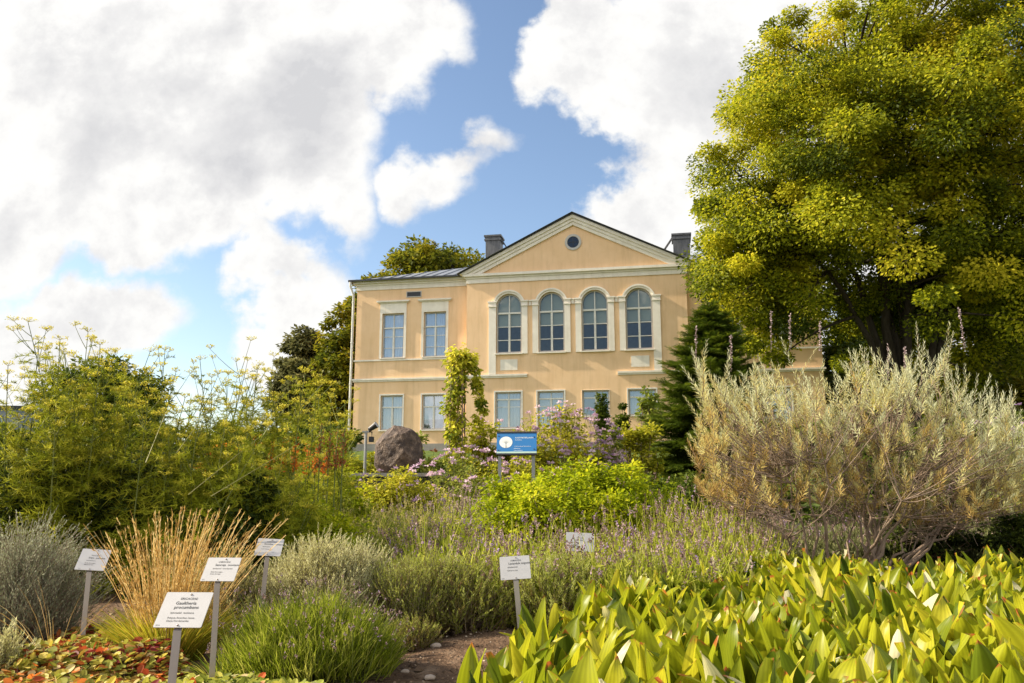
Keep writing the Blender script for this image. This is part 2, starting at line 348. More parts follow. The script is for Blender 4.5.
bld = empty('mansion', FORG, -FA, 'two-storey yellow ochre mansion with cream trim, pedimented centre and four arched windows', 'building')
ZB = 2.0
def part(mb, name, m, parent=None, smooth=False):
    for i in range(len(mb.v)): mb.v[i] = mb.v[i] - np.array([0, 0, ZB])
    return mb.build(name, m, parent or bld, smooth)
def arc(cx, cz, r, n=20, a0=0, a1=math.pi): return [(cx + r * math.cos(a), cz + r * math.sin(a)) for a in np.linspace(a0, a1, n)]
def facade(mb, u0, u1, z0, z1, ops, v, dep):
    us = sorted({u0, u1, *[o[0] for o in ops], *[o[1] for o in ops]}); zs = sorted({z0, z1, *[o[2] for o in ops], *[(o[3] + (o[1] - o[0]) / 2 if o[4] else o[3]) for o in ops]})
    for a, b in zip(us, us[1:]):
        for c, d in zip(zs, zs[1:]):
            mu, mz = (a + b) / 2, (c + d) / 2
            if any(o[0] < mu < o[1] and o[2] < mz < (o[3] + (o[1] - o[0]) / 2 if o[4] else o[3]) for o in ops): continue
            mb.add([(a, v, c), (b, v, c), (b, v, d), (a, v, d)], [(0, 1, 2, 3)])
    for o in ops:
        a, b, c, d, ar = o; w = v + dep
        mb.add([(a, v, c), (b, v, c), (b, w, c), (a, w, c)], [(0, 1, 2, 3)])
        mb.add([(a, v, c), (a, w, c), (a, w, d), (a, v, d)], [(0, 1, 2, 3)])
        mb.add([(b, v, c), (b, v, d), (b, w, d), (b, w, c)], [(0, 1, 2, 3)])
        if ar:
            r = (b - a) / 2; cx = (a + b) / 2; pts = arc(cx, d, r, 25)
            for (x0, y0), (x1, y1) in zip(pts, pts[1:]):
                mb.add([(x0, v, y0), (x1, v, y1), (x1, w, y1), (x0, w, y0)], [(0, 1, 2, 3)])
                mb.add([(x0, v, y0), (x0, v, d + r), (x1, v, d + r), (x1, v, y1)], [(0, 1, 2, 3)])
        else:
            mb.add([(a, v, d), (b, v, d), (b, w, d), (a, w, d)], [(0, 1, 2, 3)])
ACW = 5.54; WE = 11.7; SB = .4
ARC = [-3.32, -1.145, 1.03, 3.205]; AW = .66; ASP = 9.58; ASILL = 7.16
UWIN = [-9.63, -7.34]; LW = [-9.6, -7.36]; LAC = [-3.35, -1.21, 1.01, 3.25]
oc = [(c - AW, c + AW, ASILL, ASP, True) for c in ARC] + [(c - .66, c + .66, 3.4 if i < 2 else 3.95, 5.2, False) for i, c in enumerate(LAC)]
ow_l = [(c - .6, c + .6, 7.17, 9.55, False) for c in UWIN] + [(c - .6, c + .6, 3.4, 5.2, False) for c in LW]
ow_r = [(-o[1], -o[0], *o[2:]) for o in ow_l]
mb = MB()
facade(mb, -ACW, ACW, ZB, 11.34, oc, 0., .2)
facade(mb, -WE, -ACW, ZB, 11.34, ow_l, SB, .2); facade(mb, ACW, WE, ZB, 11.34, ow_r, SB, .2)
for s in (-1, 1):
    mb.add([(s * ACW, 0, ZB), (s * ACW, SB, ZB), (s * ACW, SB, 11.34), (s * ACW, 0, 11.34)], [(0, 1, 2, 3)])
    mb.add([(s * WE, SB, ZB), (s * WE, 12.4, ZB), (s * WE, 12.4, 11.34), (s * WE, SB, 11.34)], [(0, 1, 2, 3)])
mb.add([(-WE, 12.4, ZB), (WE, 12.4, ZB), (WE, 12.4, 11.34), (-WE, 12.4, 11.34)], [(0, 1, 2, 3)])
part(mb, 'wall', ochre)
# floors inside, so that the rooms are dark
mb = MB(); mb.box((-WE + .05, SB + .25, 6.2), (WE - .05, 12.2, 6.3)); mb.box((-WE + .05, 5., ZB), (WE - .05, 5.1, 11.2)); part(mb, 'inner_floor', stonem)
# tympanum
RS = .487; AP = 14.2; EU = 5.9; ZC = 11.34
mb = MB(); mb.prism([(-(EU - .9), ZC), (EU - .9, ZC), (0, AP - .42)], .0, .3)
ty = part(mb, 'tympanum', ochre)
def rake(o1, o2, v0, v1):
    m_ = MB()
    for s in (-1, 1):
        p = [(s * (EU - o1 / RS), ZC), (0, AP - o1), (0, AP - o2), (s * (EU - o2 / RS), ZC)]
        if s > 0: p = p[::-1]
        m_.prism(p, v0, v1)
    return m_
part(rake(0, .17, -.22, .3), 'raking_cornice', cream); part(rake(.172, .34, -.15, .29), 'raking_cornice', cream); part(rake(.342, .53, -.1, .28), 'raking_cornice', cream)
mb = MB()
for s in (-1, 1):
    p = [(s * (EU + .12), ZC - .03), (0, AP + .09), (0, AP + .002), (s * (EU + .0), ZC - .0)]
    if s > 0: p = p[::-1]
    mb.prism(p, -.28, .3)
part(mb, 'roof_edge', darkm)
# horizontal cornices
mb = MB()
for (a, b, pr) in [(10.86, 10.93, .05), (10.93, 11.10, .03), (11.10, 11.20, .08), (11.20, ZC - .004, .19)]:
    mb.box((-ACW - pr, -pr, a + .001), (ACW + pr, .02, b - .001))
    for s in (-1, 1):
        x0, x1 = sorted((s * (ACW + pr + .002), s * (WE + pr))); mb.box((x0, SB - pr, a + .001), (x1, SB + .02, b - .001))
        x0, x1 = sorted((s * (WE + .001), s * (WE + pr))); mb.box((x0, SB + .021, a + .001), (x1, 12.6, b - .001))
        x0, x1 = sorted((s * (ACW + .001), s * (ACW + pr))); mb.box((x0, .021, a + .001), (x1, SB - .001, b - .001))
part(mb, 'cornice', cream)
# bands
mb = MB(); mb.box((-WE - .06, SB - .06, 7.02), (-ACW - .001, SB + .01, 7.1)); part(mb, 'sill_band', cream); mb = MB(); mb.box((ACW + .001, SB - .06, 7.02), (WE + .06, SB + .01, 7.1)); part(mb, 'sill_band', cream)
for s in (-1, 1):
    mb = MB()
    for z0, z1, pr in [(5.93, 6.01, .06), (6.01, 6.1, .11)]:
        x0, x1 = sorted((s * (ACW + pr + .001), s * (WE + pr))); mb.box((x0, SB - pr, z0), (x1, SB + .01, z1))
        x0, x1 = (-ACW - pr, -2.38) if s < 0 else (2.1, ACW + pr); mb.box((x0, -pr, z0), (x1, .01, z1))
        x0, x1 = sorted((s * (ACW + .001), s * (ACW + pr))); mb.box((x0, .011, z0), (x1, SB - .001, z1))
    part(mb, 'string_course', cream)
mb = MB(); mb.box((-WE - .05, SB - .05, ZB - .2), (WE + .05, SB + .01, 2.7)); mb.box((-ACW - .05, -.05, ZB - .2), (ACW + .05, .01, 2.7)); part(mb, 'plinth', stonem)
# panels
for c in (ARC[0], ARC[3]):
    mb = MB(); mb.box((c - .44, -.03, 6.3), (c + .44, .01, 6.85)); part(mb, 'relief_panel', cream)
# arcade: strips and archivolts
for i, c in enumerate(ARC):
    g = .006
    for s in (-1, 1):
        mb = MB()
        outer = (i == 0 and s < 0) or (i == 3 and s > 0)
        a, b = sorted((c + s * (AW + g), c + s * (AW + (.38 if outer else .30))))
        mb.box((a, -.07, 6.11 if outer else 7.12), (b, .01, 9.56)); mb.box((a - .03, -.12, 9.561), (b + .03, .01, 9.62)); mb.box((a - .02, -.09, 9.621), (b + .02, .01, 9.79)); mb.box((a - .05, -.13, 9.791), (b + .05, .01, 9.86)); part(mb, 'pilaster', cream)
    mb = MB()
    for r0, r1, pr in ((AW + .003, AW + .10, .06), (AW + .102, AW + .185, .11)):
        a0, a1 = arc(c, ASP, r0, 33), arc(c, ASP, r1, 33)
        lo = .29 if r0 < AW + .05 else .33
        for k in range(32):
            if a0[k][1] < 9.865 and a0[k + 1][1] < 9.865 : continue
            mb.prism([a0[k], a1[k], a1[k + 1], a0[k + 1]], -pr, .01)
    part(mb, 'archivolt', cream)
# between-window imposts
for a, b in zip(ARC, ARC[1:]):
    mb = MB(); mb.box((a + AW + .36, -.05, 9.58), (b - AW - .36, .01, 9.78)); mb.box((a + AW + .36, -.08, 9.781), (b - AW - .36, .01, 9.85)); part(mb, 'impost', cream)
def bars(mb, lst, v0, v1):
    for (a, b, c, d) in lst: mb.box((a, v0, c), (b, v1, d))
def window_arch(c):
    v = .1
    mb = MB(); t = .075
    bars(mb, [(c - AW + .002, c - AW + t, ASILL + .01, ASP), (c + AW - t, c + AW - .002, ASILL + .01, ASP), (c - AW + t, c + AW - t, ASILL + .01, ASILL + .09)], v, v + .08)
    a0, a1 = arc(c, ASP, AW - .002, 25), arc(c, ASP, AW - t, 25)
    for k in range(24): mb.prism([a1[k], a0[k], a0[k + 1], a1[k + 1]], v, v + .08)
    w = part(mb, 'window', wframe)
    mb = MB(); bars(mb, [(c - AW + t, c + AW - t, 9.2, 9.29)], v - .02, v + .06); bars(mb, [(c - .05, c + .05, ASILL + .09, 9.2)], v - .01, v + .06)
    bars(mb, [(c - .025, c + .025, 9.29, ASP + AW - t)], v + .01, v + .05)
    for z in (8.52, 7.83): bars(mb, [(c - AW + t, c - .05, z, z + .04), (c + .05, c + AW - t, z, z + .04)], v + .01, v + .05)
    part(mb, 'muntin', wframe2, w)
    mb = MB(); pts = [(c - AW + t, ASILL + .09), (c + AW - t, ASILL + .09)] + arc(c, ASP, AW - t, 21)
    n = len(pts); mb.add([(p[0], v + .055, p[1]) for p in pts], [(0, i, i + 1) for i in range(1, n - 1)]); part(mb, 'pane', glassA, w)
    mb = MB(); pts = [(c - AW + .09, 8.55), (c + AW - .09, 8.55)] + arc(c, ASP, AW - .09, 21)
    mb.add([(p[0], v + .12, p[1]) for p in pts], [(0, i, i + 1) for i in range(1, len(pts) - 1)]); part(mb, 'roller_blind', blindm, w)
    mb = MB(); mb.box((c - AW - .06, -.12, ASILL - .06), (c + AW + .06, .2, ASILL - .002)); part(mb, 'sill', cream, w)
for c in ARC: window_arch(c)
def window_rect(c, hw, z0, z1, v0, surround, upper, drape=True, bars_at=(), tr=None):
    v = v0 + .1; t = .07
    mb = MB(); bars(mb, [(c - hw + .002, c - hw + t, z0 + .005, z1 - .002), (c + hw - t, c + hw - .002, z0 + .005, z1 - .002), (c - hw + t, c + hw - t, z0 + .005, z0 + t), (c - hw + t, c + hw - t, z1 - t, z1 - .002)], v, v + .08)
    w = part(mb, 'window', wframe)
    mb = MB(); tr = tr or z1 - (z1 - z0) * .32
    bars(mb, [(c - hw + t, c + hw - t, tr, tr + .07)], v - .02, v + .06); bars(mb, [(c - .045, c + .045, z0 + t, tr)], v - .01, v + .06); bars(mb, [(c - .02, c + .02, tr + .07, z1 - t)], v + .01, v + .05)
    for z in bars_at: bars(mb, [(c - hw + t, c - .045, z, z + .03), (c + .045, c + hw - t, z, z + .03)], v + .01, v + .05)
    part(mb, 'muntin', wframe2, w)
    mb = MB(); mb.add([(c - hw + t, v + .055, z0 + t), (c + hw - t, v + .055, z0 + t), (c + hw - t, v + .055, z1 - t), (c - hw + t, v + .055, z1 - t)], [(0, 1, 2, 3)]); part(mb, 'pane', glassB, w)
    if drape:
        mb = MB(); n = 40; xs = np.linspace(c - hw + .08, c + hw - .08, n); vv = v + .16 + .02 * np.sin(np.arange(n) * 1.9) + .01 * np.sin(np.arange(n) * 3.1)
        zl = z0 + (z1 - z0) * (.02 if drape is True else drape)
        V = [(x, q, zl) for x, q in zip(xs, vv)] + [(x, q, z1 - .02) for x, q in zip(xs, vv)]
        mb.add(V, [(i, i + 1, n + i + 1, n + i) for i in range(n - 1)]); part(mb, 'curtain', curtm, w)
    mb = MB(); mb.box((c - hw - .08, v0 - .1, z0 - .05), (c + hw + .08, v0 + .2, z0 - .002)); part(mb, 'sill', cream, w)
    s = surround; g = .004; mb = MB()
    mb.box((c - hw - s, v0 - .045, z0 + .001), (c - hw - g, v0 + .01, z1)); mb.box((c + hw + g, v0 - .045, z0 + .001), (c + hw + s, v0 + .01, z1)); mb.box((c - hw - s, v0 - .045, z1 + g), (c + hw + s, v0 + .01, z1 + (.55 if upper else s)))
    if upper: mb.box((c - hw - s - .1, v0 - .09, z1 + .551), (c + hw + s + .1, v0 + .01, z1 + .60)); mb.box((c - hw - s - .17, v0 - .17, z1 + .601), (c + hw + s + .17, v0 + .01, z1 + .68))
    part(mb, 'surround', cream if upper else wframe2, w)
for s in (1, -1):
    for c in UWIN: window_rect(s * c, .6, 7.17, 9.55, SB, .13, True, True, (8.3, 7.7), 8.75)
    for c in LW: window_rect(s * c, .6, 3.4, 5.2, SB, .07, False, True if c < -8 else .3, (), 4.55)
for i, c in enumerate(LAC): window_rect(c, .66, 3.4 if i < 2 else 3.95, 5.2, 0, .07 if i != 2 else .02, False, .02 if i != 2 else False, (4.45,) if i < 2 else (), 4.8)
# small vent in the frieze, round window
mb = MB(); bars(mb, [(-8.93, -8.1, 10.38, 10.42), (-8.93, -8.1, 10.66, 10.7), (-8.93, -8.89, 10.42, 10.66), (-8.14, -8.1, 10.42, 10.66)], SB - .04, SB + .01); vt = part(mb, 'vent_window', wframe)
mb = MB(); mb.box((-8.888, SB - .02, 10.421), (-8.142, SB + .01, 10.659)); part(mb, 'louver', darkm, vt)
mb = MB(); a0, a1 = arc(0, 12.78, .30, 33, 0, 2 * math.pi), arc(0, 12.78, .42, 33, 0, 2 * math.pi)
for k in range(32): mb.prism([a0[k], a1[k], a1[k + 1], a0[k + 1]], -.05, .01)
rw = part(mb, 'round_window', wframe)
mb = MB(); mb.add([(p[0], -.012, p[1]) for p in a0[:-1]], [(0, i, i + 1) for i in range(1, 31)]); part(mb, 'pane', mat('round_glass', (.012, .018, .035), .1, spec=.6), rw)
mb = MB(); bars(mb, [(-.012, .012, 12.49, 13.07), (-.29, .29, 12.768, 12.792)], -.03, -.014); part(mb, 'muntin', darkm, rw)
# roof
EZ = 11.35
mb = MB(); X, V0, V1 = WE + .34, SB - .34, 12.74; RZ = EZ + (V1 - V0) / 2 * .36; RU = X - (V1 - V0) / 2; vm = (V0 + V1) / 2
mb.add([(-X, V0, EZ), (X, V0, EZ), (X, V1, EZ), (-X, V1, EZ), (-RU, vm, RZ), (RU, vm, RZ)], [(0, 1, 5, 4), (2, 3, 4, 5)]); mb.add([(-X, V0, EZ), (X, V0, EZ), (X, V1, EZ), (-X, V1, EZ), (-RU, vm, RZ), (RU, vm, RZ)], [(3, 0, 4), (1, 2, 5)])
mb.add([(-EU - .1, -.4, ZC - .0), (0, -.4, AP + .088), (0, 6.5, AP + .088), (-EU - .1, 6.5, ZC)], [(0, 1, 2, 3)]); mb.add([(EU + .1, -.4, ZC), (0, -.4, AP + .088), (0, 6.5, AP + .088), (EU + .1, 6.5, ZC)], [(1, 0, 3, 2)])
mb.add([(-EU - .1, 6.5, ZC), (EU + .1, 6.5, ZC), (0, 6.5, AP + .08)], [(0, 1, 2)])
rf = part(mb, 'roof', roofm)
mb = MB()
for k in range(40):
    u = -X + .6 * k + .3
    if abs(u) < EU: continue
    f = min(1., (X - abs(u)) / (X - RU)); p0 = np.array([u, V0, EZ + .02]); p1 = np.array([u, V0 + (vm - V0) * f, EZ + .02 + (RZ - EZ) * f])
    tubes(mb, np.array([[p0, p1]]), .022, 0.)
part(mb, 'standing_seam', roofm, rf)
mb = MB(); mb.box((-X - .04, V0 - .06, EZ - .05), (-EU - .2, V0 + .02, EZ + .04)); mb.box((-X - .06, V0 + .021, EZ - .05), (-X + .02, V1, EZ + .04)); part(mb, 'gutter', darkm, rf); mb = MB(); mb.box((EU + .2, V0 - .06, EZ - .05), (X + .04, V0 + .02, EZ + .04)); part(mb, 'gutter', darkm, rf)
def chimney(u0, u1, top, brace):
    mb = MB(); v0, v1 = 4.6, 5.5
    mb.box((u0, v0, 11.6), (u1, v1, top - .32)); mb.box((u0 - .07, v0 - .07, top - .32), (u1 + .07, v1 + .07, top - .22)); mb.box((u0 - .02, v0 - .02, top - .22), (u1 + .02, v1 + .02, top - .1)); mb.box((u0 - .09, v0 - .09, top - .1), (u1 + .09, v1 + .09, top))
    for k in range(3): mb.box((u0 + .1 + k * .25, v0 + .2, top), (u0 + .25 + k * .25, v1 - .2, top + .05))
    c = part(mb, 'chimney', chimm, rf)
    mb = MB(); s = brace
    a = np.array([(u0 if s < 0 else u1), v0 + .1, top - .1]); b = a + np.array([s * .62, -.2, -1.1 if s > 0 else -.95])
    tubes(mb, np.array([[a, b]]), .03, 0.); tubes(mb, np.array([[a + (0, .35, 0), b + (0, .35, 0)]]), .03, 0.)
    for k in range(5):
        q = a + (b - a) * (k + .5) / 5; tubes(mb, np.array([[q, q + (0, .35, 0)]]), .015, 0.)
    part(mb, 'ladder', darkm, c)
chimney(-5.62, -4.78, 14.9, 1); chimney(5.05, 5.95, 14.35, -1)
# rain pipe at the left corner
mb = MB(); u = -WE - .14
tubes(mb, np.array([[(u - .12, SB - .36, 11.28), (u - .12, SB - .36, 11.05), (u - .02, SB - .1, 10.6), (u - .02, SB - .1, 10.2), (u - .02, SB - .1, 6.), (u - .02, SB - .1, 2.2)]]), .062, 0., sides=10)
dp = part(mb, 'downpipe', pipem, smooth=True)
mb = MB()
for z in (10.2, 8., 5.8, 3.6): tubes(mb, np.array([[(u - .02, SB - .1, z), (u - .02, SB - .1, z + .06)]]), .08, 0., sides=10)
part(mb, 'pipe_clamp', pipem, dp)

# distant grey block at the far left
def far_building():
    c = at(-6, 409, 95); e = empty('office_block', (c[0], 95, 2.), .1, 'distant grey flat-roofed block with a row of windows at the left edge', 'building')
    mb = MB(); h = c[2] - 2.; mb.box((-22, 0, 0), (3, 10, h)); mb.build('wall', mat('grey_cladding', (.22, .24, .28), .7), e)
    mb = MB(); mb.box((-22.3, -.3, h), (3.3, 10.3, h + .4)); mb.build('roof', darkm, e)
    for r in range(2):
        for k in range(7):
            x = -19 + 3 * k; mb = MB(); mb.box((x, -.1, h - 2.1 - 3.2 * r), (x + 2.1, .05, h - .8 - 3.2 * r)); mb.build('window', glassB if r == 9 else mat('far_glass', (.25, .33, .42), .2), e)
far_building()
# ================================================================== TREES AND SHRUBS
bark = mat('bark', (.028, .022, .016), .95, (.06, .05, .038), nscale=6, bump=.6, bscale=30, streak=(3, 3, .7), spec=.1)
twigm = mat('woody_stem', (.17, .12, .085), .9, (.28, .21, .155), nscale=12, spec=.1)
greenstem = leafmat('green_stem', [(0, (.10, .13, .03)), (1, (.22, .24, .07))], .1)
def leafcloud(mb, C, Rr, nper, size, r, up=.8, outw=.6, flat=.6, center=None, shape=0, crnd=.35, droop=-.2, mat=0):
    """leaves in clumps C (M,3) with radii Rr (M,)"""
    M = len(C); idx = np.repeat(np.arange(M), nper); n = len(idx)
    d = rdir(n, r); rad = r.random(n) ** .45; off = d * rad[:, None] * Rr[idx][:, None]; off[:, 2] *= flat
    P = C[idx] + off
    o = nrm(P - (center if center is not None else C[idx]))
    nz = nrm(o * outw + np.array([0, 0, up]) + r.normal(size=(n, 3)) * .45)
    y = nrm(d * np.array([1, 1, .4]) + np.array([0, 0, droop]) + r.normal(size=(n, 3)) * .4)
    cr = r.normal(size=M) * crnd * .5
    rnd = np.clip(.5 + cr[idx] + r.normal(size=n) * .2, 0, 1)
    sz = r.uniform(size[0], size[1], n)
    tv, tf, tl = (LEAF_V, LEAF_F, LEAF_LC) if shape == 0 else (DIAM_V, DIAM_F, DIAM_LC) if shape == 1 else (NARROW_V, DIAM_F, DIAM_LC)
    inst(mb, tv, tf, P, basis(y, nz), sz, rnd, tl, mat)
def ell_points(r, n, center, rad, shell=.4, zcut=-1.):
    P = []
    while len(P) < n:
        d = rdir(1, r)[0]
        if d[2] < zcut: continue
        P.append(np.array(center) + d * np.array(rad) * (1 - shell * r.random() ** 1.3))
    return np.array(P)
def relax(P, r, k=3, push=.3):
    for _ in range(k):
        D = P[:, None] - P[None]; q = np.linalg.norm(D, axis=-1) + np.eye(len(P)) * 9
        j = q.argmin(1); dd = D[np.arange(len(P)), j]; ql = q[np.arange(len(P)), j]
        P = P + dd / ql[:, None] * push * np.exp(-ql / push)[:, None]
    return P
def limbs(mb, base, top_pts, r, r0, K=7, wander=.15, rt=.02):
    """curved limbs from a base to each of the given points"""
    n = len(top_pts); B = np.broadcast_to(base, (n, 3)); t = np.linspace(0, 1, K)[None, :, None]
    Dv = top_pts - B; ln = np.linalg.norm(Dv, axis=1)
    ctrl = B + Dv * np.array([.25, .25, .6]) + r.normal(size=(n, 3)) * wander * ln[:, None] * .3
    P = B[:, None] * (1 - t) ** 2 + 2 * ctrl[:, None] * t * (1 - t) + top_pts[:, None] * t ** 2
    P[:, 1:-1] += r.normal(size=(n, K - 2, 3)) * wander * ln[:, None, None] * .06
    rr = np.asarray(r0).reshape(-1, 1) * (1 - np.linspace(0, 1, K)[None]) ** .8 + rt
    tubes(mb, P, rr, .5, sides=7); return P
M_DK2 = leafmat('deep_green_shade_leaf', [(0, (.015, .025, .004)), (.5, (.035, .052, .006)), (1, (.10, .125, .012))], .35)  # darkened leaf colour, puts shade into the bushes below the fennels
def tree(name, label, cat, base, center, rad, nclump, clr, nper, size, lm, seed, nl=6, r0=.25, up=.8, flat=.6, shell=.45, zcut=-.6, group=None, shape=0, loose=0, crnd=.35, twig=.012):
    r = np.random.default_rng(seed); base = np.array(base, float); e = empty(name, base, 0, label, cat, group)
    center = np.array(center, float) - base
    C = relax(ell_points(r, nclump, center, rad, shell, zcut), r, 3, clr * .4); Rr = clr * r.uniform(.6, 1.25, nclump)
    mb = MB(); leafcloud(mb, C, Rr, nper, size, r, up=up, flat=flat, center=center, shape=shape, crnd=crnd)
    if loose:
        L_ = ell_points(r, loose, center, np.array(rad) * 1.03, .9, zcut); leafcloud(mb, L_, np.full(loose, clr * 1.2), max(4, nper // 6), size, r, up=up, flat=1., center=center, shape=shape)
    mb.build('crown', lm, e)
    mb = MB(); tops = center + rdir(nl, r) * np.array(rad) * .45; tops[:, 2] = center[2] + np.abs(r.normal(size=nl)) * rad[2] * .35
    trunk_top = np.array([0, 0, max(.3, (center[2] - rad[2]) * .75)])
    K = 5; tz = np.linspace(0, 1, K)[:, None]; tp = trunk_top * tz + r.normal(size=(K, 3)) * .02 * r0; tp[0] = (0, 0, -.15)
    tubes(mb, tp[None], (r0 * np.linspace(1.2, .85, K))[None], .5, sides=10)
    Pl = limbs(mb, trunk_top - np.array([0, 0, .1]), tops, r, np.full(nl, r0 * .55), rt=.03 * r0 / .25)
    # branches from limbs to clumps
    m = min(nclump, 150); pick = r.permutation(nclump)[:m]; flatP = Pl[:, 2:].reshape(-1, 3)
    D = np.linalg.norm(C[pick][:, None] - flatP[None], axis=-1); j = D.argmin(1); S = flatP[j]
    t = np.linspace(0, 1, 5)[None, :, None]; mid = (S + C[pick]) / 2 + np.array([0, 0, -.04]) * D.min(1)[:, None]
    P = S[:, None] * (1 - t) ** 2 + 2 * mid[:, None] * t * (1 - t) + C[pick][:, None] * t ** 2
    tubes(mb, P, (np.linspace(1, .2, 5) ** 1)[None] * (r0 * .16 + twig), .5, sides=5)
    mb.build('trunk', bark, e, smooth=True); return e

M_MAPLE = leafmat('maple_leaf', [(0, (.045, .065, .006)), (.3, (.14, .17, .008)), (.6, (.32, .335, .012)), (.85, (.50, .475, .02)), (1, (.58, .50, .03))], .5, .5, nscale=.25)
M_BG = leafmat('background_leaf', [(0, (.06, .08, .008)), (.5, (.17, .18, .012)), (1, (.36, .29, .02))], .45)
M_BIRCH = leafmat('birch_leaf', [(0, (.09, .09, .035)), (.6, (.17, .17, .06)), (1, (.28, .25, .09))], .4)
M_DK = leafmat('dark_leaf', [(0, (.03, .05, .006)), (.5, (.07, .10, .010)), (1, (.16, .19, .018))], .4)
M_SPR = leafmat('spruce_needle', [(0, (.022, .042, .006)), (.5, (.08, .12, .010)), (1, (.25, .28, .015))], .35, .5)
M_LIME = leafmat('lime_leaf', [(0, (.14, .19, .006)), (.5, (.34, .40, .008)), (1, (.58, .56, .02))], .5)
M_YG = leafmat('yellowgreen_leaf', [(0, (.16, .18, .01)), (.5, (.38, .37, .02)), (1, (.60, .52, .05))], .5)
M_PG = leafmat('palegreen_leaf', [(0, (.10, .14, .02)), (.5, (.25, .29, .04)), (1, (.46, .45, .09))], .48)

# the big maple
gzm = float(gz(14, 28))
def maple():
    r = np.random.default_rng(11); base = np.array([13.9, 28.3, gzm - .1]); e = empty('maple_tree', base, 0, 'huge green and golden maple with several dark stems, overhanging the right end of the mansion', 'tree')
    cen = at(905, 175, 28) - base; cen[0] += .5
    rad = np.array([7.5, 7.0, 8.3])
    C = np.concatenate([ell_points(r, 560, cen, rad, .5, -.93), ell_points(r, 60, at(905, 175, 24.5) - base, (3.6, 1.5, 3.6), .9)])
    # hanging skirt on the left, broad base to the right
    C = np.concatenate([C, ell_points(r, 46, at(738, 262, 27.4) - base, (1.7, 2., 2.4), .8), ell_points(r, 40, at(985, 285, 28) - base, (3.2, 4., 2.6), .8), ell_points(r, 60, at(925, 312, 30.5) - base, (4.6, 2.5, 2.2), .9), ell_points(r, 30, at(775, 318, 27.5) - base, (1.5, 2., 1.6), .9)])
    A = C + base; gap = (np.abs(A[:, 0] - 10.7) < 1.25) & (A[:, 2] < 8.5); gap |= (A[:, 0] > 10.4) & (A[:, 0] < 15.2) & (A[:, 2] < 8.6) & (A[:, 1] < 29.5) & (r.random(len(C)) < .62); C = C[~gap]
    q = (C - cen) / rad; lump = 1 - .06 * np.clip(q[:, 2], 0, 1) * (q[:, 0] < 0) + .07 * np.sin(q[:, 0] * 7 + 1) * np.cos(q[:, 2] * 6) + .05 * np.sin(q[:, 2] * 13); C = cen + q * rad * lump[:, None]
    C = relax(C, r, 4, .45); A = C + base; C = C[A[:, 0] > (7.0 - .0 * A[:, 2]) * A[:, 1] / 28]; n = len(C); Rr = .96 * r.uniform(.5, 1.25, n)
    mb = MB(); leafcloud(mb, C, Rr, 640, (.09, .165), r, shape=1, up=.75, outw=.75, flat=.6, center=cen, crnd=.45, droop=-.35)
    mb.build('crown', M_MAPLE, e)
    mb = MB()
    tp = np.array([[0, 0, -.2], [0, .03, .2], [.03, 0, .55]]); tubes(mb, tp[None], np.array([[.5, .38, .3]]), .5, sides=12)
    goal = [(808, 250, 27), (838, 235, 28.5), (862, 150, 27.5), (884, 120, 29), (905, 200, 27), (925, 130, 29), (960, 220, 28), (850, 90, 28), (900, 60, 28), (985, 250, 29)]
    T = np.array([at(*g) - base for g in goal]); P = limbs(mb, np.array([0, 0, .2]), T, r, np.array([.11, .14, .17, .16, .13, .15, .12, .11, .11, .1]), K=9, wander=.12, rt=.05)
    F = P[:, 3:].reshape(-1, 3); pick = r.permutation(n)[:300]; D = np.linalg.norm(C[pick][:, None] - F[None], axis=-1); S = F[D.argmin(1)]
    t = np.linspace(0, 1, 5)[None, :, None]; mid = (S + C[pick]) / 2 + np.array([0, 0, .1]) * D.min(1)[:, None]
    Q = S[:, None] * (1 - t) ** 2 + 2 * mid[:, None] * t * (1 - t) + C[pick][:, None] * t ** 2
    tubes(mb, Q, np.linspace(1, .2, 5)[None] * .07, .5, sides=5)
    mb.build('trunk', bark, e, smooth=True)
maple()
# trees behind
BG = 'broadleaf trees behind the mansion'
def bgtree(pxc, pyc, Y, prx, prz, label, seed, lm=None, nclump=110, nper=170, clr=None, name='broadleaf_tree', base_px=None, group=BG, size=None, **k):
    c = at(pxc, pyc, Y); rx = prx / FPX * Y; rz = prz / FPX * Y * 1.04; b = np.array([c[0], Y, float(gz(c[0], Y)) - .05])
    return tree(name, label, 'tree', b, c, (rx, rx, rz), nclump, clr or rx * .3, nper, size or (Y * .0042, Y * .0072), lm or M_BG, seed, r0=.05 * rx + .05, group=group, **k)
bgtree(435, 295, 60, 52, 55, 'tall golden-green treetop rising over the left roof of the mansion', 21, crnd=.5)
bgtree(378, 320, 58, 30, 50, 'smaller treetop just left of the golden one over the roof corner', 22, nclump=70)
bgtree(349, 395, 46, 34, 92, 'tall dark green tree pressed against the left corner of the mansion', 23, lm=M_BG, nclump=130)
bgtree(304, 395, 52, 30, 64, 'greyish birch-like tree left of the mansion corner tree', 24, lm=M_BIRCH, name='birch_tree')
bgtree(106, 412, 26, 54, 46, 'round dense dark green tree behind the tallest fennel at the left', 25, lm=M_DK, nclump=120, nper=230, group=None, zcut=-1.)
bgtree(988, 405, 34, 60, 50, 'mid green bushy tree low at the right edge under the maple', 26, lm=M_BG, nclump=110, nper=200, zcut=-1., group='bushy trees under the maple')
bgtree(900, 385, 38, 60, 40, 'dark bushy tree behind the maple stems', 27, lm=M_DK, nclump=110, nper=190, zcut=-1., group='bushy trees under the maple')
bgtree(858, 385, 46, 44, 62, 'leafy tree just beyond the right end of the mansion, seen under the maple', 29, lm=M_DK, nclump=120, nper=190, zcut=-1., group='bushy trees under the maple')
bgtree(1060, 345, 50, 75, 85, 'tall tree beyond the right edge behind the maple', 28, lm=M_BG, group=None)
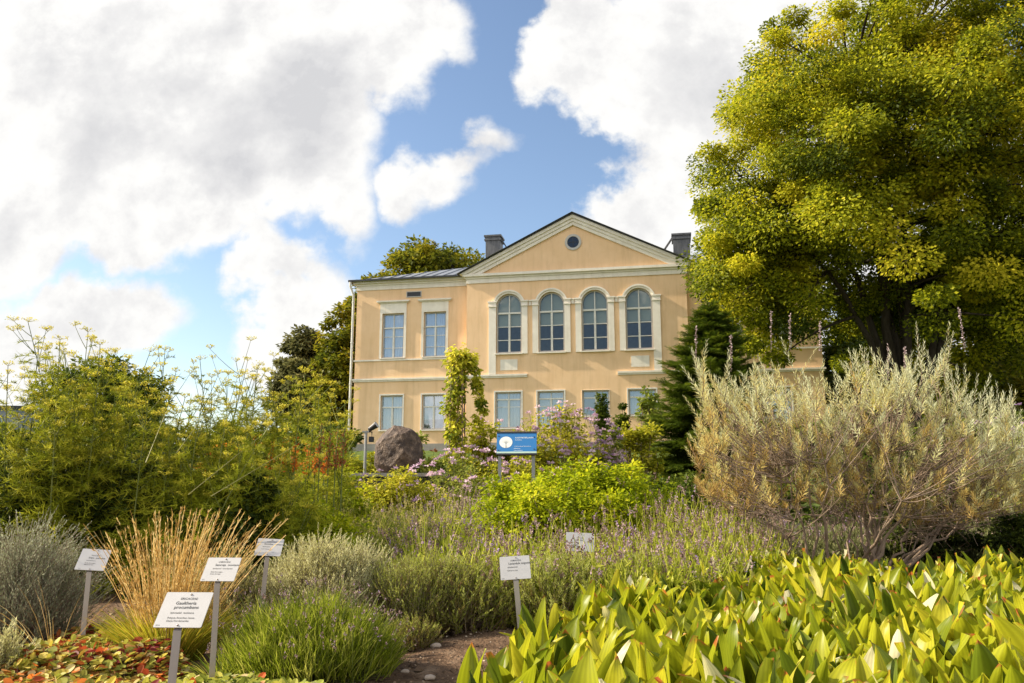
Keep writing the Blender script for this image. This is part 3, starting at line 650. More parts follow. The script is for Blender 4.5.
# hedge masses and far woods closing the horizon
def hedge(name, label, cat, px0, px1, pytop, Y, lm, seed, n=60, nper=160, kind=None, h=None, dep=1.5, size=None):
    r = np.random.default_rng(seed); a, b = at(px0, pytop, Y), at(px1, pytop, Y); g = float(gz(0, Y)); top = (a[2] + b[2]) / 2; H = h or top - g
    e = np.array([(a[0] + b[0]) / 2, Y, g]); xs = r.uniform(a[0], b[0], n) - e[0]; zs = r.random(n) ** .6 * H * .9 + r.normal(size=n) * .06 * H
    C = np.stack([xs, r.uniform(-dep, dep, n), np.maximum(.1, zs)], -1)
    mb = MB(); leafcloud(mb, C, np.full(n, H * .24) * r.uniform(.6, 1.3, n), nper, size or (Y * .0045, Y * .008), r, flat=.8)
    if kind: return tag(mb.build(name, lm, None, loc=e), label, cat, None, kind)
    t = empty(name, e, 0, label, cat); mb.build('foliage', lm, t)
    mb = MB(); S = np.stack([xs, C[:, 1], np.full(n, -.05)], -1); tubes(mb, np.stack([S, (S + C) / 2 + r.normal(size=(n, 3)) * .03, C], 1), .012 + .0 * xs[:, None], .5); mb.build('stem', bark, t); return t
hedge('far_woods', 'distant dark tree line closing the view behind the garden', 'woods', -500, 1500, 425, 75, M_DK, 31, n=420, nper=120, kind='stuff', dep=5)
hedge('hedge', 'dark green clipped-looking hedge behind the fennels at the left', 'hedge', 60, 350, 428, 20, M_DK, 32, n=90, nper=230)
hedge('hedge', 'dark hedge behind the silver shrub at the right', 'hedge', 720, 1180, 425, 22, M_DK, 33, n=130, nper=230)

# spruce
def spruce():
    r = np.random.default_rng(41); Y = 14.; t = at(709, 302, Y); b = np.array([t[0], Y, float(gz(0, Y)) - .03]); H = t[2] - b[2]
    e = empty('spruce_tree', b, 0, 'dark green cone-shaped spruce with drooping boughs, before the right corner of the mansion', 'tree')
    P0 = []; D = []; Ls = []
    z = .12
    while z < H - .04:
        f = z / H; L = 1.72 * (1 - f) ** .74 + .05; L *= .55 if f > .93 else 1
        m = int(10 + 9 * (1 - f)); a0 = r.random() * 6
        for k in range(m):
            a = a0 + k * 2 * math.pi / m + r.normal() * .12; P0.append((0, 0, z + r.normal() * .03)); D.append((math.cos(a), math.sin(a), -.12 + .5 * f + r.normal() * .07)); Ls.append(L * r.uniform(.62, 1.1))
        z += .07 + .04 * (1 - f)
    P0 = np.array(P0); D = nrm(np.array(D)); Ls = np.array(Ls); n = len(P0)
    B = curves(P0, D, Ls, np.stack([np.zeros(n), np.zeros(n), r.uniform(-.12, .16, n)], -1), 7)
    mb = MB(); tubes(mb, B, np.linspace(1, .2, 7)[None] * .011, .5, sides=4)
    tubes(mb, np.array([[(0, 0, -.1), (0, 0, H * .5), (0, 0, H)]]), np.array([[.07, .04, .008]]), .5, sides=8); mb.build('trunk', bark, e)
    # twig sprays
    tp = []; td = []; ts = []; tr = []
    for i in range(n):
        m = max(5, int(Ls[i] * 62))
        for k in range(m):
            t_ = 1 - (k / m) * .82; q = t_ * 6; a = min(5, int(q)); p = B[i, a] + (B[i, a + 1] - B[i, a]) * (q - a); ax = nrm(B[i, a + 1] - B[i, a]); sd_ = np.cross(ax, (0, 0, 1)); s = 1 if k % 2 else -1
            if k == 0: s = 0
            tp.append(p); td.append(ax * .75 + sd_ * s * .75 + np.array([0, 0, r.normal() * .16 - .05])); ts.append((.13 + .24 * (1 - t_)) * r.uniform(.7, 1.2) * (.6 + .4 * min(1, Ls[i]))); tr.append(np.clip(.25 + .5 * t_ ** 3 * r.random() + r.normal() * .12 + .1, 0, 1))
    tv = []; tf = []
    for k in range(9):
        y = .06 + k * .1
        for s in (-1, 1):
            o = len(tv); w = .24 * (1 - .5 * k / 9); tv += [(0, y - .05, .0), (0, y + .06, .0), (s * w, y + .2, .07 * (1 if k % 2 else -1))]; tf.append((o, o + 1, o + 2))
    o = len(tv); tv += [(-.02, 0, 0), (.02, 0, 0), (0, 1.1, 0)]; tf.append((o, o + 1, o + 2))
    tp = np.array(tp); td = np.array(td); mb = MB(); inst(mb, tv, tf, tp, basis(td, np.array([[0, 0, 1.]]) + r.normal(size=tp.shape) * .35), np.array(ts), np.array(tr))
    mb.build('crown', M_SPR, e)
spruce()

# ---------------- generic leafy garden shrub
def shrub(name, label, cat, pxc, pyt, pyb, prx, Y, lm, seed, nclump=50, nper=120, size=(.03, .05), group=None, flat=.7, shape=0, ry=None, stems=True, clr=None, up=.7, shell=.6, flowers=None, crnd=.35, hcut=0.):
    r = np.random.default_rng(seed); top = at(pxc, pyt, Y)
    g = float(gz(top[0], Y)); bot = g if pyb is None else at(pxc, pyb, Y)[2]; H = top[2] - bot; rx = prx / FPX * Y; ry = ry or rx * .8
    b = np.array([top[0], Y, g]); cz = bot - g + H * .5; e = empty(name, b, 0, label, cat, group)
    cl = clr or min(rx, H * .5) * .34
    C = ell_points(r, nclump, (0, 0, cz), (max(.02, rx - cl * .7), max(.02, ry - cl * .7), max(.02, H * .5 - cl * flat * .6)), shell)
    C[:, 2] = np.maximum(C[:, 2], .03); C = relax(C, r, 2, cl * .4)
    mb = MB(); leafcloud(mb, C, cl * r.uniform(.6, 1.3, nclump), nper, size, r, up=up, flat=flat, center=np.array([0, 0, cz - H * .3]), shape=shape, crnd=crnd)
    mb.build('foliage', lm, e)
    if stems:
        S = np.zeros((nclump, 3)); S[:, :2] = C[:, :2] * .35 + r.normal(size=(nclump, 2)) * .03; S[:, 2] = -.03; mid = (S + C) / 2 + np.array([0, 0, .05]); mid[:, :2] -= (C - S)[:, :2] * .1
        mb = MB(); tubes(mb, np.stack([S, mid, C], 1), (np.array([1, .7, .4]) * .0045 * (1 + H))[None], .5, sides=4); mb.build('stem', twigm, e)
    if flowers: flowers(e, C, cl, r, cz, rx, ry, H)
    return e
def pompoms(mats, n, size, up=1., pet=16, spread=1.):
    """rough flower heads made of many small petals on the upper outside of a shrub"""
    def fn(e, C, cl, r, cz, rx, ry, H):
        d = rdir(n * 3, r); d = d[d[:, 2] > -.2][:n]; d[:, 1] = np.where(r.random(len(d)) < .7, -np.abs(d[:, 1]), d[:, 1])
        P = np.array([0, 0, cz]) + d * np.array([rx, ry, H * .5]) * r.uniform(.86, 1.1, (len(d), 1)) * spread
        idx = np.repeat(np.arange(len(P)), pet); m = len(idx); o = rdir(m, r); o[:, 2] = np.abs(o[:, 2]) * .6
        crn = r.random(len(P)); mb = MB(); sz = r.uniform(*size, len(P))
        inst(mb, DIAM_V, DIAM_F, P[idx] + o * sz[idx][:, None] * .3, basis(o + r.normal(size=(m, 3)) * .2, rdir(m, r) + np.array([0, 0, 1])), sz[idx] * r.uniform(.5, 1, m), np.clip(crn[idx] + r.normal(size=m) * .15, 0, 1), DIAM_LC)
        mb.build('flower', mats, e)
        S = P - np.array([0, 0, .16]) * (1 + 0 * P); S[:, :2] *= .93; mb = MB(); tubes(mb, np.stack([S, P], 1), .003, .5, sides=3); mb.build('flower_stalk', greenstem, e)
    return fn
M_PINK = leafmat('pink_petal', [(0, (.42, .26, .36)), (.5, (.60, .40, .50)), (1, (.78, .62, .68))], .4)
M_PURP = leafmat('purple_petal', [(0, (.30, .19, .32)), (1, (.55, .40, .52))], .35)
M_ORG = leafmat('orange_petal', [(0, (.50, .09, .02)), (.5, (.75, .22, .03)), (1, (.82, .42, .06))], .35)
M_YEL = leafmat('yellow_umbel', [(0, (.42, .40, .04)), (.6, (.62, .55, .05)), (1, (.75, .62, .10))], .4)
M_RUST = leafmat('rust_spike', [(0, (.16, .05, .02)), (1, (.42, .16, .05))], .2)

shrub('flowering_shrub', 'bushy perennial covered in pink flower heads behind the blue sign', 'shrub', 562, 407, None, 58, 12.5, M_YG, 51, 80, 130, (.04, .08), flowers=pompoms(M_PINK, 230, (.035, .065)), ry=.7)
shrub('flowering_shrub', 'darker purple-flowered perennial at the right flank of the pink one', 'shrub', 610, 420, None, 16, 12.2, M_PG, 52, 24, 110, (.04, .07), flowers=pompoms(M_PURP, 40, (.04, .06)))
shrub('leafy_shrub', 'pale yellow-green leafy shrub right of the climbing vine', 'shrub', 487, 417, None, 34, 12.4, M_YG, 53, 40, 110, (.05, .09), flowers=pompoms(M_PINK, 22, (.05, .08)))
shrub('leafy_shrub', 'yellowish leafy shrub between the purple flowers and the spruce', 'shrub', 636, 408, None, 30, 12.8, M_YG, 54, 40, 120, (.04, .08))
shrub('leafy_shrub', 'loose pale-leaved bush before the rightmost ground floor window', 'shrub', 648, 388, 440, 16, 17, M_PG, 55, 26, 60, (.06, .1))
shrub('column_conifer', 'small dark column conifer before the third ground floor window of the centre', 'conifer', 602, 392, None, 6.5, 20, M_DK, 56, 26, 130, (.06, .1), group='small column conifers', ry=.17, clr=.13)
shrub('column_conifer', 'small dark column conifer right of the window, nearer the spruce', 'conifer', 622, 396, None, 6.5, 19, M_DK, 57, 26, 130, (.06, .1), group='small column conifers', ry=.17, clr=.13)
shrub('lime_shrub', 'bright lime-green cut-leaved shrub low in front of the spruce', 'shrub', 600, 456, None, 84, 8.6, M_LIME, 58, 120, 150, (.035, .065), ry=.7, crnd=.5)
shrub('lime_shrub', 'smaller lime-green plant below the blue sign', 'shrub', 512, 468, None, 42, 8.2, M_LIME, 59, 50, 130, (.03, .06), ry=.45, crnd=.5)
shrub('lime_shrub', 'yellow-green mound with reddish tips left of the lavender field', 'shrub', 560, 472, None, 100, 7.2, M_LIME, 60, 130, 130, (.025, .05), ry=.4, crnd=.5)
shrub('leafy_shrub', 'bushy green perennial with small yellow leaves before the boulder plinth', 'shrub', 330, 468, None, 52, 8.3, M_LIME, 61, 70, 140, (.03, .06), ry=.6)
shrub('leafy_shrub', 'yellow-green bush right beneath the boulder', 'shrub', 398, 468, None, 52, 9.2, M_YG, 62, 80, 110, (.03, .06), ry=.5, flowers=pompoms(M_PURP, 18, (.03, .05)))
shrub('leafy_shrub', 'low bright green bush with an outer fringe in the middle left', 'shrub', 310, 500, None, 62, 6.3, M_LIME, 63, 70, 150, (.022, .045), ry=.45)
shrub('leafy_shrub', 'yellow herbaceous clump around the spotlight post', 'shrub', 362, 446, None, 26, 13, M_YG, 71, 30, 100, (.05, .08))
shrub('leafy_shrub', 'green clump filling the space between the boulder and the vine', 'shrub', 436, 452, None, 20, 13.2, M_PG, 72, 30, 100, (.05, .08))
shrub('leafy_shrub', 'pale green clump under the blue sign, before the pink flowers', 'shrub', 520, 448, None, 44, 11.2, M_YG, 73, 50, 110, (.04, .07), flowers=pompoms(M_PINK, 30, (.035, .055)))
shrub('red_leaf_shrub', 'reddish-green bush with orange blooms left of the rusty spikes', 'shrub', 262, 440, None, 60, 10, M_PG, 64, 50, 110, (.04, .07), flowers=pompoms(M_ORG, 60, (.04, .07)))
shrub('leafy_shrub', 'green perennial with a dark red bud beside the boulder', 'shrub', 422, 432, None, 20, 12, M_PG, 65, 26, 90, (.05, .08), flowers=pompoms(M_RUST, 5, (.06, .09)))
shrub('flowering_shrub', 'drift of small pink blooms at the foot of the vine', 'shrub', 462, 447, None, 56, 10.6, M_PG, 66, 50, 90, (.03, .06), flowers=pompoms(M_PINK, 110, (.035, .06)))
shrub('leafy_shrub', 'grey-green bush closing the gap below the spruce', 'shrub', 690, 458, None, 62, 10.5, M_DK, 67, 60, 120, (.04, .07))
shrub('leafy_shrub', 'dark bush behind the base of the silver shrub', 'shrub', 900, 440, None, 150, 11, M_DK, 68, 110, 130, (.05, .09), ry=1.2)
shrub('leafy_shrub', 'dark green bush low at the far right behind the broad-leaved bed', 'shrub', 1035, 500, None, 62, 7.3, M_DK2, 73, 70, 150, (.025, .05))
shrub('leafy_shrub', 'dark green bush under the right half of the silver shrub', 'shrub', 925, 508, None, 62, 7.9, M_DK2, 74, 70, 150, (.025, .05))
shrub('leafy_shrub', 'dull green bush with purple bloom right of the silver shrub', 'shrub', 1020, 410, None, 75, 9.5, M_PG, 69, 70, 120, (.03, .06), flowers=pompoms(M_PURP, 90, (.04, .06)))
# fine-leaved bushes under the fennels, their deep shade put into the leaf colour
for i, (px, pyt, prx, Y, lab) in enumerate([(40, 436, 85, 6.4, 'shade-coloured green fine-leaved bush at the far left below the fennels'), (150, 448, 80, 6.6, 'shade-coloured green fine-leaved bush behind the straw grass'), (235, 470, 62, 6.2, 'shade-coloured green bush between the straw grass and the lime bush'), (-60, 430, 90, 6.8, 'shade-coloured green bush cut by the left edge')]):
    shrub('fine_leaved_bush', lab, 'shrub', px, pyt, None, prx, Y, M_DK2, 80 + i, 90, 330, (.03, .06), group='fine-leaved bushes below the fennels', shape=2 if 0 else 1, ry=.6)
# ================================================================== GARDEN PLANTS
M_FTH = leafmat('fennel_thread', [(0, (.10, .13, .008)), (.5, (.29, .32, .018)), (1, (.56, .51, .05))], .45)
def fennel(label, bpx, Y, tops, seed, group='yellow-flowered fennel plants', dens=1.):
    """tops: picture points the flowering stems reach"""
    r = np.random.default_rng(seed); b0 = at(bpx, 500, Y); b = np.array([b0[0], Y, float(gz(b0[0], Y))]); e = empty('fennel_plant', b, 0, label, 'fennel', group)
    T = np.array([at(x, y, Y + r.normal() * .2) - b for x, y in tops]); n = len(T)
    S = r.normal(size=(n, 3)) * .07; S[:, 2] = -.02
    t = np.linspace(0, 1, 8)[None, :, None]; mid = S + (T - S) * np.array([.35, .35, .55]) + r.normal(size=(n, 3)) * .04
    P = S[:, None] * (1 - t) ** 2 + 2 * mid[:, None] * t * (1 - t) + T[:, None] * t ** 2
    mb = MB(); tubes(mb, P, np.linspace(1, .3, 8)[None] * .0075, r.random(n), sides=5)
    U = [T]; 
    for i in range(n):
        m = int(7 + 3 * r.random()); q = r.uniform(2.6, 6.6, m); a = q.astype(int); st = P[i, a] + (P[i, a + 1] - P[i, a]) * (q - a)[:, None]
        d = nrm(nrm(P[i, a + 1] - P[i, a]) + r.normal(size=(m, 3)) * np.array([.55, .55, .15])); L = r.uniform(.14, .30, m); Bq = curves(st, d, L, np.array([[0, 0, .18]]).repeat(m, 0), 4)
        tubes(mb, Bq, np.linspace(1, .5, 4)[None] * .0032, r.random(m), sides=3); U.append(Bq[:, -1])
    mb.build('stem', greenstem, e); U = np.concatenate(U)
    # umbels: rays with dots
    k = 13; N = len(U); R0 = r.uniform(.028, .06, N); idx = np.repeat(np.arange(N), k); a = r.random(N * k) * 6.283; rr = np.sqrt(r.random(N * k)) * R0[idx]
    tip = U[idx] + np.stack([rr * np.cos(a), rr * np.sin(a), .028 - rr * rr * 3 + r.normal(size=N * k) * .003], -1)
    mb = MB(); tubes(mb, np.stack([U[idx], tip], 1), .0009, .5, sides=3)
    k2 = 4; idx = np.repeat(np.arange(len(tip)), k2); pp = tip[idx] + r.normal(size=(len(idx), 3)) * .005; o = rdir(len(idx), r)
    inst(mb, DIAM_V, DIAM_F, pp, basis(o, rdir(len(idx), r) + np.array([0, 0, 1.2])), r.uniform(.009, .016, len(idx)), r.random(len(idx)), DIAM_LC, 0); mb.build('umbel', M_YEL, e)
    # feathery leaves
    m = int(64 * n * dens); i = r.integers(0, n, m); q = r.beta(1.7, 1.7, m) * 6.9; a = q.astype(int); st = P[i, a] + (P[i, a + 1] - P[i, a]) * (q - a)[:, None]
    d = nrm(r.normal(size=(m, 3)) * np.array([1, 1, .4]) + np.array([0, 0, .45])); L = r.uniform(.12, .34, m) * (1.15 - q / 9); A = curves(st, d, L, np.array([[0, 0, -.3]]).repeat(m, 0), 4)
    mb = MB(); tubes(mb, A, .0014, r.random(m), sides=3)
    kk = 26; idx = np.repeat(np.arange(m), kk); u = r.uniform(.25, 1, len(idx)) * 2.99; a = u.astype(int); p = A[idx, a] + (A[idx, a + 1] - A[idx, a]) * (u - a)[:, None]
    dd = nrm(nrm(A[idx, -1] - A[idx, 0]) * .8 + r.normal(size=(len(idx), 3)) * .7); C = curves(p, dd, L[idx] * r.uniform(.15, .38, len(idx)), r.normal(size=(len(idx), 3)) * .15, 3)
    ribbons(mb, C, .0042, np.clip(np.repeat(r.random(m), kk) * .7 + r.random(len(idx)) * .3, 0, 1), r=r); mb.build('feathery_leaf', M_FTH, e); return e
fl = [('tall airy fennel at the left edge', 14, 6.0, [(8, 366), (30, 385), (-8, 380), (38, 350)]),
      ('tallest fennel, its yellow umbels high above the dark round tree', 72, 6.1, [(28, 322), (60, 340), (88, 332), (46, 350), (100, 345), (75, 358), (64, 352), (92, 360), (110, 372)]),
      ('tall fennel leaning right from the tallest one', 110, 6.3, [(115, 352), (128, 358), (150, 352), (104, 366), (138, 376)]),
      ('thin fennel with few umbels before open sky', 150, 6.2, [(165, 350), (150, 392), (176, 372), (185, 398)]),
      ('fennel with a bright yellow umbel over the hedge', 176, 6.0, [(163, 412), (190, 405), (205, 385), (178, 425)]),
      ('bushy fennel in the middle of the left row', 218, 6.3, [(200, 360), (226, 382), (240, 390), (212, 398), (252, 378)]),
      ('dense fennel full of yellow umbels left of the birch', 256, 6.5, [(236, 362), (258, 366), (272, 374), (246, 392), (283, 384), (230, 405)]),
      ('fennel before the birch', 292, 6.9, [(288, 380), (305, 372), (318, 386), (300, 400), (276, 402)]),
      ('fennel nearest the mansion corner', 330, 7.3, [(318, 398), (334, 392), (345, 404), (326, 418), (310, 412)]),
      ('low fennel sprawling over the hedge', 200, 5.9, [(225, 425), (250, 430), (190, 440), (270, 425), (215, 445)]),
      ('low fennel in front of the orange spikes', 285, 6.0, [(252, 438), (275, 470), (300, 478), (325, 480)])]
for i, (lab, bx, Y, tops) in enumerate(fl): fennel(lab, bx, Y, tops, 100 + i, dens=1.5 if i == 1 else 1.2 if i < 9 else 1.9)
# long pale bare stems leaning across the fennels
def long_stems():
    r = np.random.default_rng(131); segs = [((205, 481), (268, 430)), ((228, 486), (293, 447)), ((186, 440), (222, 392)), ((150, 452), (166, 412))]
    for i, (a, b) in enumerate(segs):
        A = at(*a, 5.6); B = at(*b, 5.8); g = A - (B - A) * .25
        mb = MB(); tubes(mb, (g + (A - g) * .0 + np.array([(1 - t) ** 2 * 0 * g + (A - g) * min(1, 2 * t) * (1 if t < .5 else 1) + (B - A) * max(0, 2 * t - 1) + 0 for t in np.linspace(0, 1, 9)]))[None] - g, np.linspace(.0032, .0018, 9)[None], .9, sides=5)
        tag(mb.build('bare_stem', leafmat('pale_stalk', [(0, (.25, .24, .07)), (1, (.36, .33, .13))], .1), None, loc=g), ['longest pale bare stalk leaning right across the low fennels', 'pale bare stalk lying low before the orange spikes', 'thin pale stalk leaning right among the middle fennels', 'thin stalk rising to the bright yellow umbel', 'bare stalk leaning right beneath the tallest fennel'][i], 'stalk', 'bare stalks among the fennels')
long_stems()

# lavender field: flower stalks
M_LAVG = leafmat('lavender_green', [(0, (.13, .16, .012)), (.5, (.34, .38, .03)), (1, (.56, .55, .10))], .48)
M_LAVF = leafmat('lavender_spent_flower', [(0, (.12, .07, .05)), (.5, (.26, .17, .15)), (.88, (.42, .30, .29)), (1, (.34, .22, .42))], .25)
def lavender(name, label, poly, n, hh, seed, fl_m, gr_m, spike=(.03, .06), leaves=12, kind='stuff', lean=.25, cat='lavender', sw=.018, gtop=.72):
    """poly: list of (px, Y) rows: left and right picture limit at a distance"""
    r = np.random.default_rng(seed); rows = np.array(poly, float); Y = r.uniform(rows[0, 0], rows[-1, 0], n * 2); l = np.interp(Y, rows[:, 0], rows[:, 1]); q = np.interp(Y, rows[:, 0], rows[:, 2])
    w = (q - l) * Y; keep = r.random(n * 2) < w / w.max(); Y, l, q = Y[keep][:n], l[keep][:n], q[keep][:n]; n = len(Y)
    X = (l + r.random(n) * (q - l) - 512) / FPX * Y
    c = np.array([X.mean(), Y.mean(), 0]); X0 = X - c[0]; Y0 = Y - c[1]
    tuft = .75 + .25 * np.sin(X * 5.1 + 1) * np.cos(Y * 4.3) + .12 * np.sin(X * 13 + Y * 9)
    S = np.stack([X0, Y0, gz(X, Y) - .01], -1); d = nrm(np.stack([r.normal(size=n) * lean, r.normal(size=n) * lean, np.ones(n)], -1)); H = r.uniform(hh[0], hh[1], n) * tuft
    P = curves(S, d, H, r.normal(size=(n, 3)) * .06, 4)
    mb = MB(); ribbons(mb, P, .0035, r.random(n), taper=False, r=r)
    m = leaves; idx = np.repeat(np.arange(n), m); u = r.random(len(idx)) ** 1.1 * gtop * 2.99; a = u.astype(int); p = P[idx, a] + (P[idx, a + 1] - P[idx, a]) * (u - a)[:, None]; p[:, :2] += r.normal(size=(len(idx), 2)) * .02
    dd = nrm(r.normal(size=(len(idx), 3)) * .6 + np.array([0, 0, .9])); inst(mb, NARROW_V, DIAM_F, p, basis(dd, rdir(len(idx), r)), np.stack([r.uniform(.08, .13, len(idx)), r.uniform(.04, .085, len(idx)), r.uniform(.04, .085, len(idx))], -1), r.random(len(idx)), DIAM_LC)
    o = None
    # flower spikes: whorls of bits
    k = 11; hd = np.where(r.random(n) < .42)[0]; idx = np.repeat(hd, k); L = r.uniform(*spike, n); t = np.tile(np.linspace(0, 1, k), len(hd)); ax = nrm(P[:, -1] - P[:, -2]); p = P[idx, -1] + ax[idx] * (t * L[idx])[:, None] + r.normal(size=(len(idx), 3)) * .0025
    dd = nrm(rdir(len(idx), r) * .9 + ax[idx] * .6); inst(mb, DIAM_V, DIAM_F, p, basis(dd, rdir(len(idx), r)), r.uniform(.7, 1.2, len(idx)) * sw, np.clip(r.random(n)[idx] + r.normal(size=len(idx)) * .1, 0, 1), DIAM_LC, 1)
    o = mb.build(name, [gr_m, fl_m], None, loc=c); return tag(o, label, cat, None, kind)
M_LVG2 = leafmat('dull_herb', [(0, (.06, .07, .02)), (.5, (.14, .15, .05)), (1, (.28, .28, .12))], .35)
lavender('lavender_field', 'field of lavender with spent brown-purple spikes across the middle of the garden', [(4.75, 500, 690), (5.1, 430, 735), (6., 385, 760), (7.0, 370, 780)], 5200, (.30, .64), 141, M_LAVF, M_LAVG)
lavender('lavender_field', 'paler flower stalks rising behind the lavender field below the vine', [(7.8, 380, 520), (10.2, 400, 560)], 2600, (.5, .75), 142, leafmat('pinkish_spike', [(0, (.25, .17, .14)), (1, (.5, .36, .36))], .2), M_LAVG, (.03, .07))
lavender('lavender_field', 'lavender with faded purple spikes between the spruce and the silver shrub', [(6.2, 650, 715), (8., 630, 745)], 1200, (.55, .85), 143, M_LAVF, M_LAVG)
lavender('grey_green_planting', 'grey-green planting under the right side of the silver shrub', [(7.7, 690, 1080), (9.5, 690, 1100)], 3000, (.3, .55), 144, M_LAVF, M_LVG2)
lavender('yellow_herbs', 'loose yellow-green herbs between the lime bush and the boulder', [(6.6, 250, 440), (8.6, 240, 450)], 4200, (.4, .7), 145, leafmat('pale_seedhead', [(0, (.35, .3, .08)), (1, (.6, .5, .2))], .3), M_PG, (.02, .05))
lavender('meadow_herbs', 'mixed herbs and seed heads on the rise before the mansion', [(10., 230, 680), (17, 200, 700)], 6500, (.4, .75), 146, M_YG, M_PG, (.03, .06), sw=.03)
lavender('meadow_herbs', 'dry herbs below the hedge at the left', [(8., -60, 330), (15, -60, 345)], 5000, (.45, .9), 147, leafmat('dry_seedhead', [(0, (.3, .2, .05)), (1, (.5, .35, .1))], .3), M_PG, (.03, .06), sw=.025)

# narrow-leaved shoots used by the silver plants
def shoots(mb, S, D, L, r, nl=34, leaf=(.018, .032), wid=1., spread=.55, rnd=None, stem_r=.0022, t0=.05, mat=0, smat=1, bend=.12):
    n = len(S); P = curves(S, D, L, np.concatenate([r.normal(size=(n, 2)) * .06, np.full((n, 1), bend)], 1), 5)
    tubes(mb, P, np.linspace(1, .4, 5)[None] * stem_r, .5, sides=3, mat=smat)
    idx = np.repeat(np.arange(n), nl); t = np.tile(np.linspace(t0, 1, nl), n); u = t * 3.999; a = u.astype(int); p = P[idx, a] + (P[idx, a + 1] - P[idx, a]) * (u - a)[:, None]; ax = nrm(P[idx, a + 1] - P[idx, a])
    ph = np.tile(np.arange(nl) * 2.4, n) + np.repeat(r.random(n) * 6.28, nl); e1 = nrm(np.cross(ax, [[.3, .8, .1]])); e2 = np.cross(ax, e1); rad = e1 * np.cos(ph)[:, None] + e2 * np.sin(ph)[:, None]
    sp = spread * (1.15 - .75 * t); y = ax * np.cos(sp)[:, None] + rad * np.sin(sp)[:, None]
    sz = r.uniform(*leaf, len(idx)) * (1.1 - .45 * t); S3 = np.stack([sz * wid, sz, sz], -1); base = rnd if rnd is not None else r.random(n)
    inst(mb, [(0,0,0),(-.12,.45,.0),(.12,.45,.0),(0,1,.05)], DIAM_F, p, basis(y, rad * -1 + ax * .6), S3, np.clip(np.asarray(base)[idx] + r.normal(size=len(idx)) * .12 + .25 * (t - .5), 0, 1), DIAM_LC, mat)
    return P
M_SILV = leafmat('silver_leaf', [(0, (.24, .15, .05)), (.25, (.50, .34, .10)), (.48, (.56, .48, .17)), (.75, (.54, .53, .26)), (1, (.64, .65, .42))], .42, .6)
def silver_shrub():
    r = np.random.default_rng(151); Y = 6.9; b = at(842, 560, Y); b = np.array([b[0], Y, float(gz(b[0], Y))]); e = empty('silver_shrub', b, 0, 'big silvery needle-leaved shrub with bare twisting stems, behind the broad-leaved bed', 'shrub')
    # crown envelope in picture columns: px -> top py, bottom py
    col = np.array([(684, 395, 440), (700, 362, 500), (740, 372, 520), (790, 362, 512), (830, 385, 512), (860, 356, 515), (900, 362, 530), (945, 350, 525), (975, 400, 525), (1005, 400, 520), (1030, 430, 515)], float)
    N = 1150; px = r.uniform(697, 1032, N); yy = Y + r.normal(size=N) * .42; top = np.interp(px, col[:, 0], col[:, 1]) + 26 + r.normal(size=N) * 6; bot = np.interp(px, col[:, 0], col[:, 2]); f = r.random(N) ** 1.1
    py = top + f * (bot - top); T = np.array([at(a, c, y) for a, c, y in zip(px, py, yy)]) - b
    # spreading: outer shoots lean out
    cx = T[:, 0] / 1.5; D = nrm(np.stack([cx * .2 + r.normal(size=N) * .34, r.normal(size=N) * .36 + T[:, 1] * .4, .9 - .3 * f + .0 * cx], -1)); L = (.10 + .22 * r.random(N) ** 1.7) * (1.1 - .4 * f) + .16 * (f < .1) * r.random(N)
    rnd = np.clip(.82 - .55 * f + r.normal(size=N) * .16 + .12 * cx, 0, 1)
    mb = MB(); shoots(mb, T, D, L, r, nl=44, leaf=(.04, .07), wid=.62, spread=1.0, rnd=rnd, stem_r=.003); mb.build('foliage', [M_SILV, twigm], e)
    # woody skeleton: 5 crowded bases
    bases = np.array([(-.55, .0, 0), (-.25, -.1, 0), (-.05, .1, 0), (.2, -.05, 0), (-.8, .1, 0)]); m = 26
    pick = r.permutation(N)[:m * 9]; G = T[pick]; mains = G[:m] * np.array([.7, .7, .72]); mains[:, 2] = np.clip(mains[:, 2], .55, 1.3)
    bi = np.abs(mains[:, 0][:, None] - bases[None, :, 0] * 1.3).argmin(1); S = bases[bi] + r.normal(size=(m, 3)) * .03; S[:, 2] = -.03
    t = np.linspace(0, 1, 9)[None, :, None]; mid = S + (mains - S) * np.array([.55, .55, .35]); P = S[:, None] * (1 - t) ** 2 + 2 * mid[:, None] * t * (1 - t) + mains[:, None] * t ** 2; P[:, 1:-1] += r.normal(size=(m, 7, 3)) * .022
    mb = MB(); tubes(mb, P, (np.linspace(1, .35, 9)[None] * r.uniform(.011, .022, (m, 1))), .5, sides=6)
    F = P[:, 3:].reshape(-1, 3); G2 = T[r.permutation(N)[:600]]; dd = np.linalg.norm(G2[:, None] - F[None], axis=-1) + 2.5 * np.maximum(0, F[None, :, 2] - G2[:, None, 2] + .05); S2 = F[(dd + r.random(dd.shape) * .28).argmin(1)]
    mid = (S2 + G2) / 2 + np.array([0, 0, -.06]) + r.normal(size=G2.shape) * .02; t = np.linspace(0, 1, 6)[None, :, None]; Q = S2[:, None] * (1 - t) ** 2 + 2 * mid[:, None] * t * (1 - t) + G2[:, None] * t ** 2
    tubes(mb, Q, np.linspace(1, .4, 6)[None] * .0052, .5, sides=4)
    # dead twiglets low down
    k = 5000; i = r.integers(0, len(Q), k); s = Q[i, r.integers(1, 5, k)]; tubes(mb, curves(s, nrm(r.normal(size=(k, 3)) + np.array([0, 0, .2])), r.uniform(.05, .16, k), r.normal(size=(k, 3)) * .2, 3), .0014, .5, sides=3)
    mb.build('branch', twigm, e, smooth=True)
    ms = leafmat('mauve_spike', [(0, (.33, .24, .24)), (1, (.52, .42, .42))], .2)
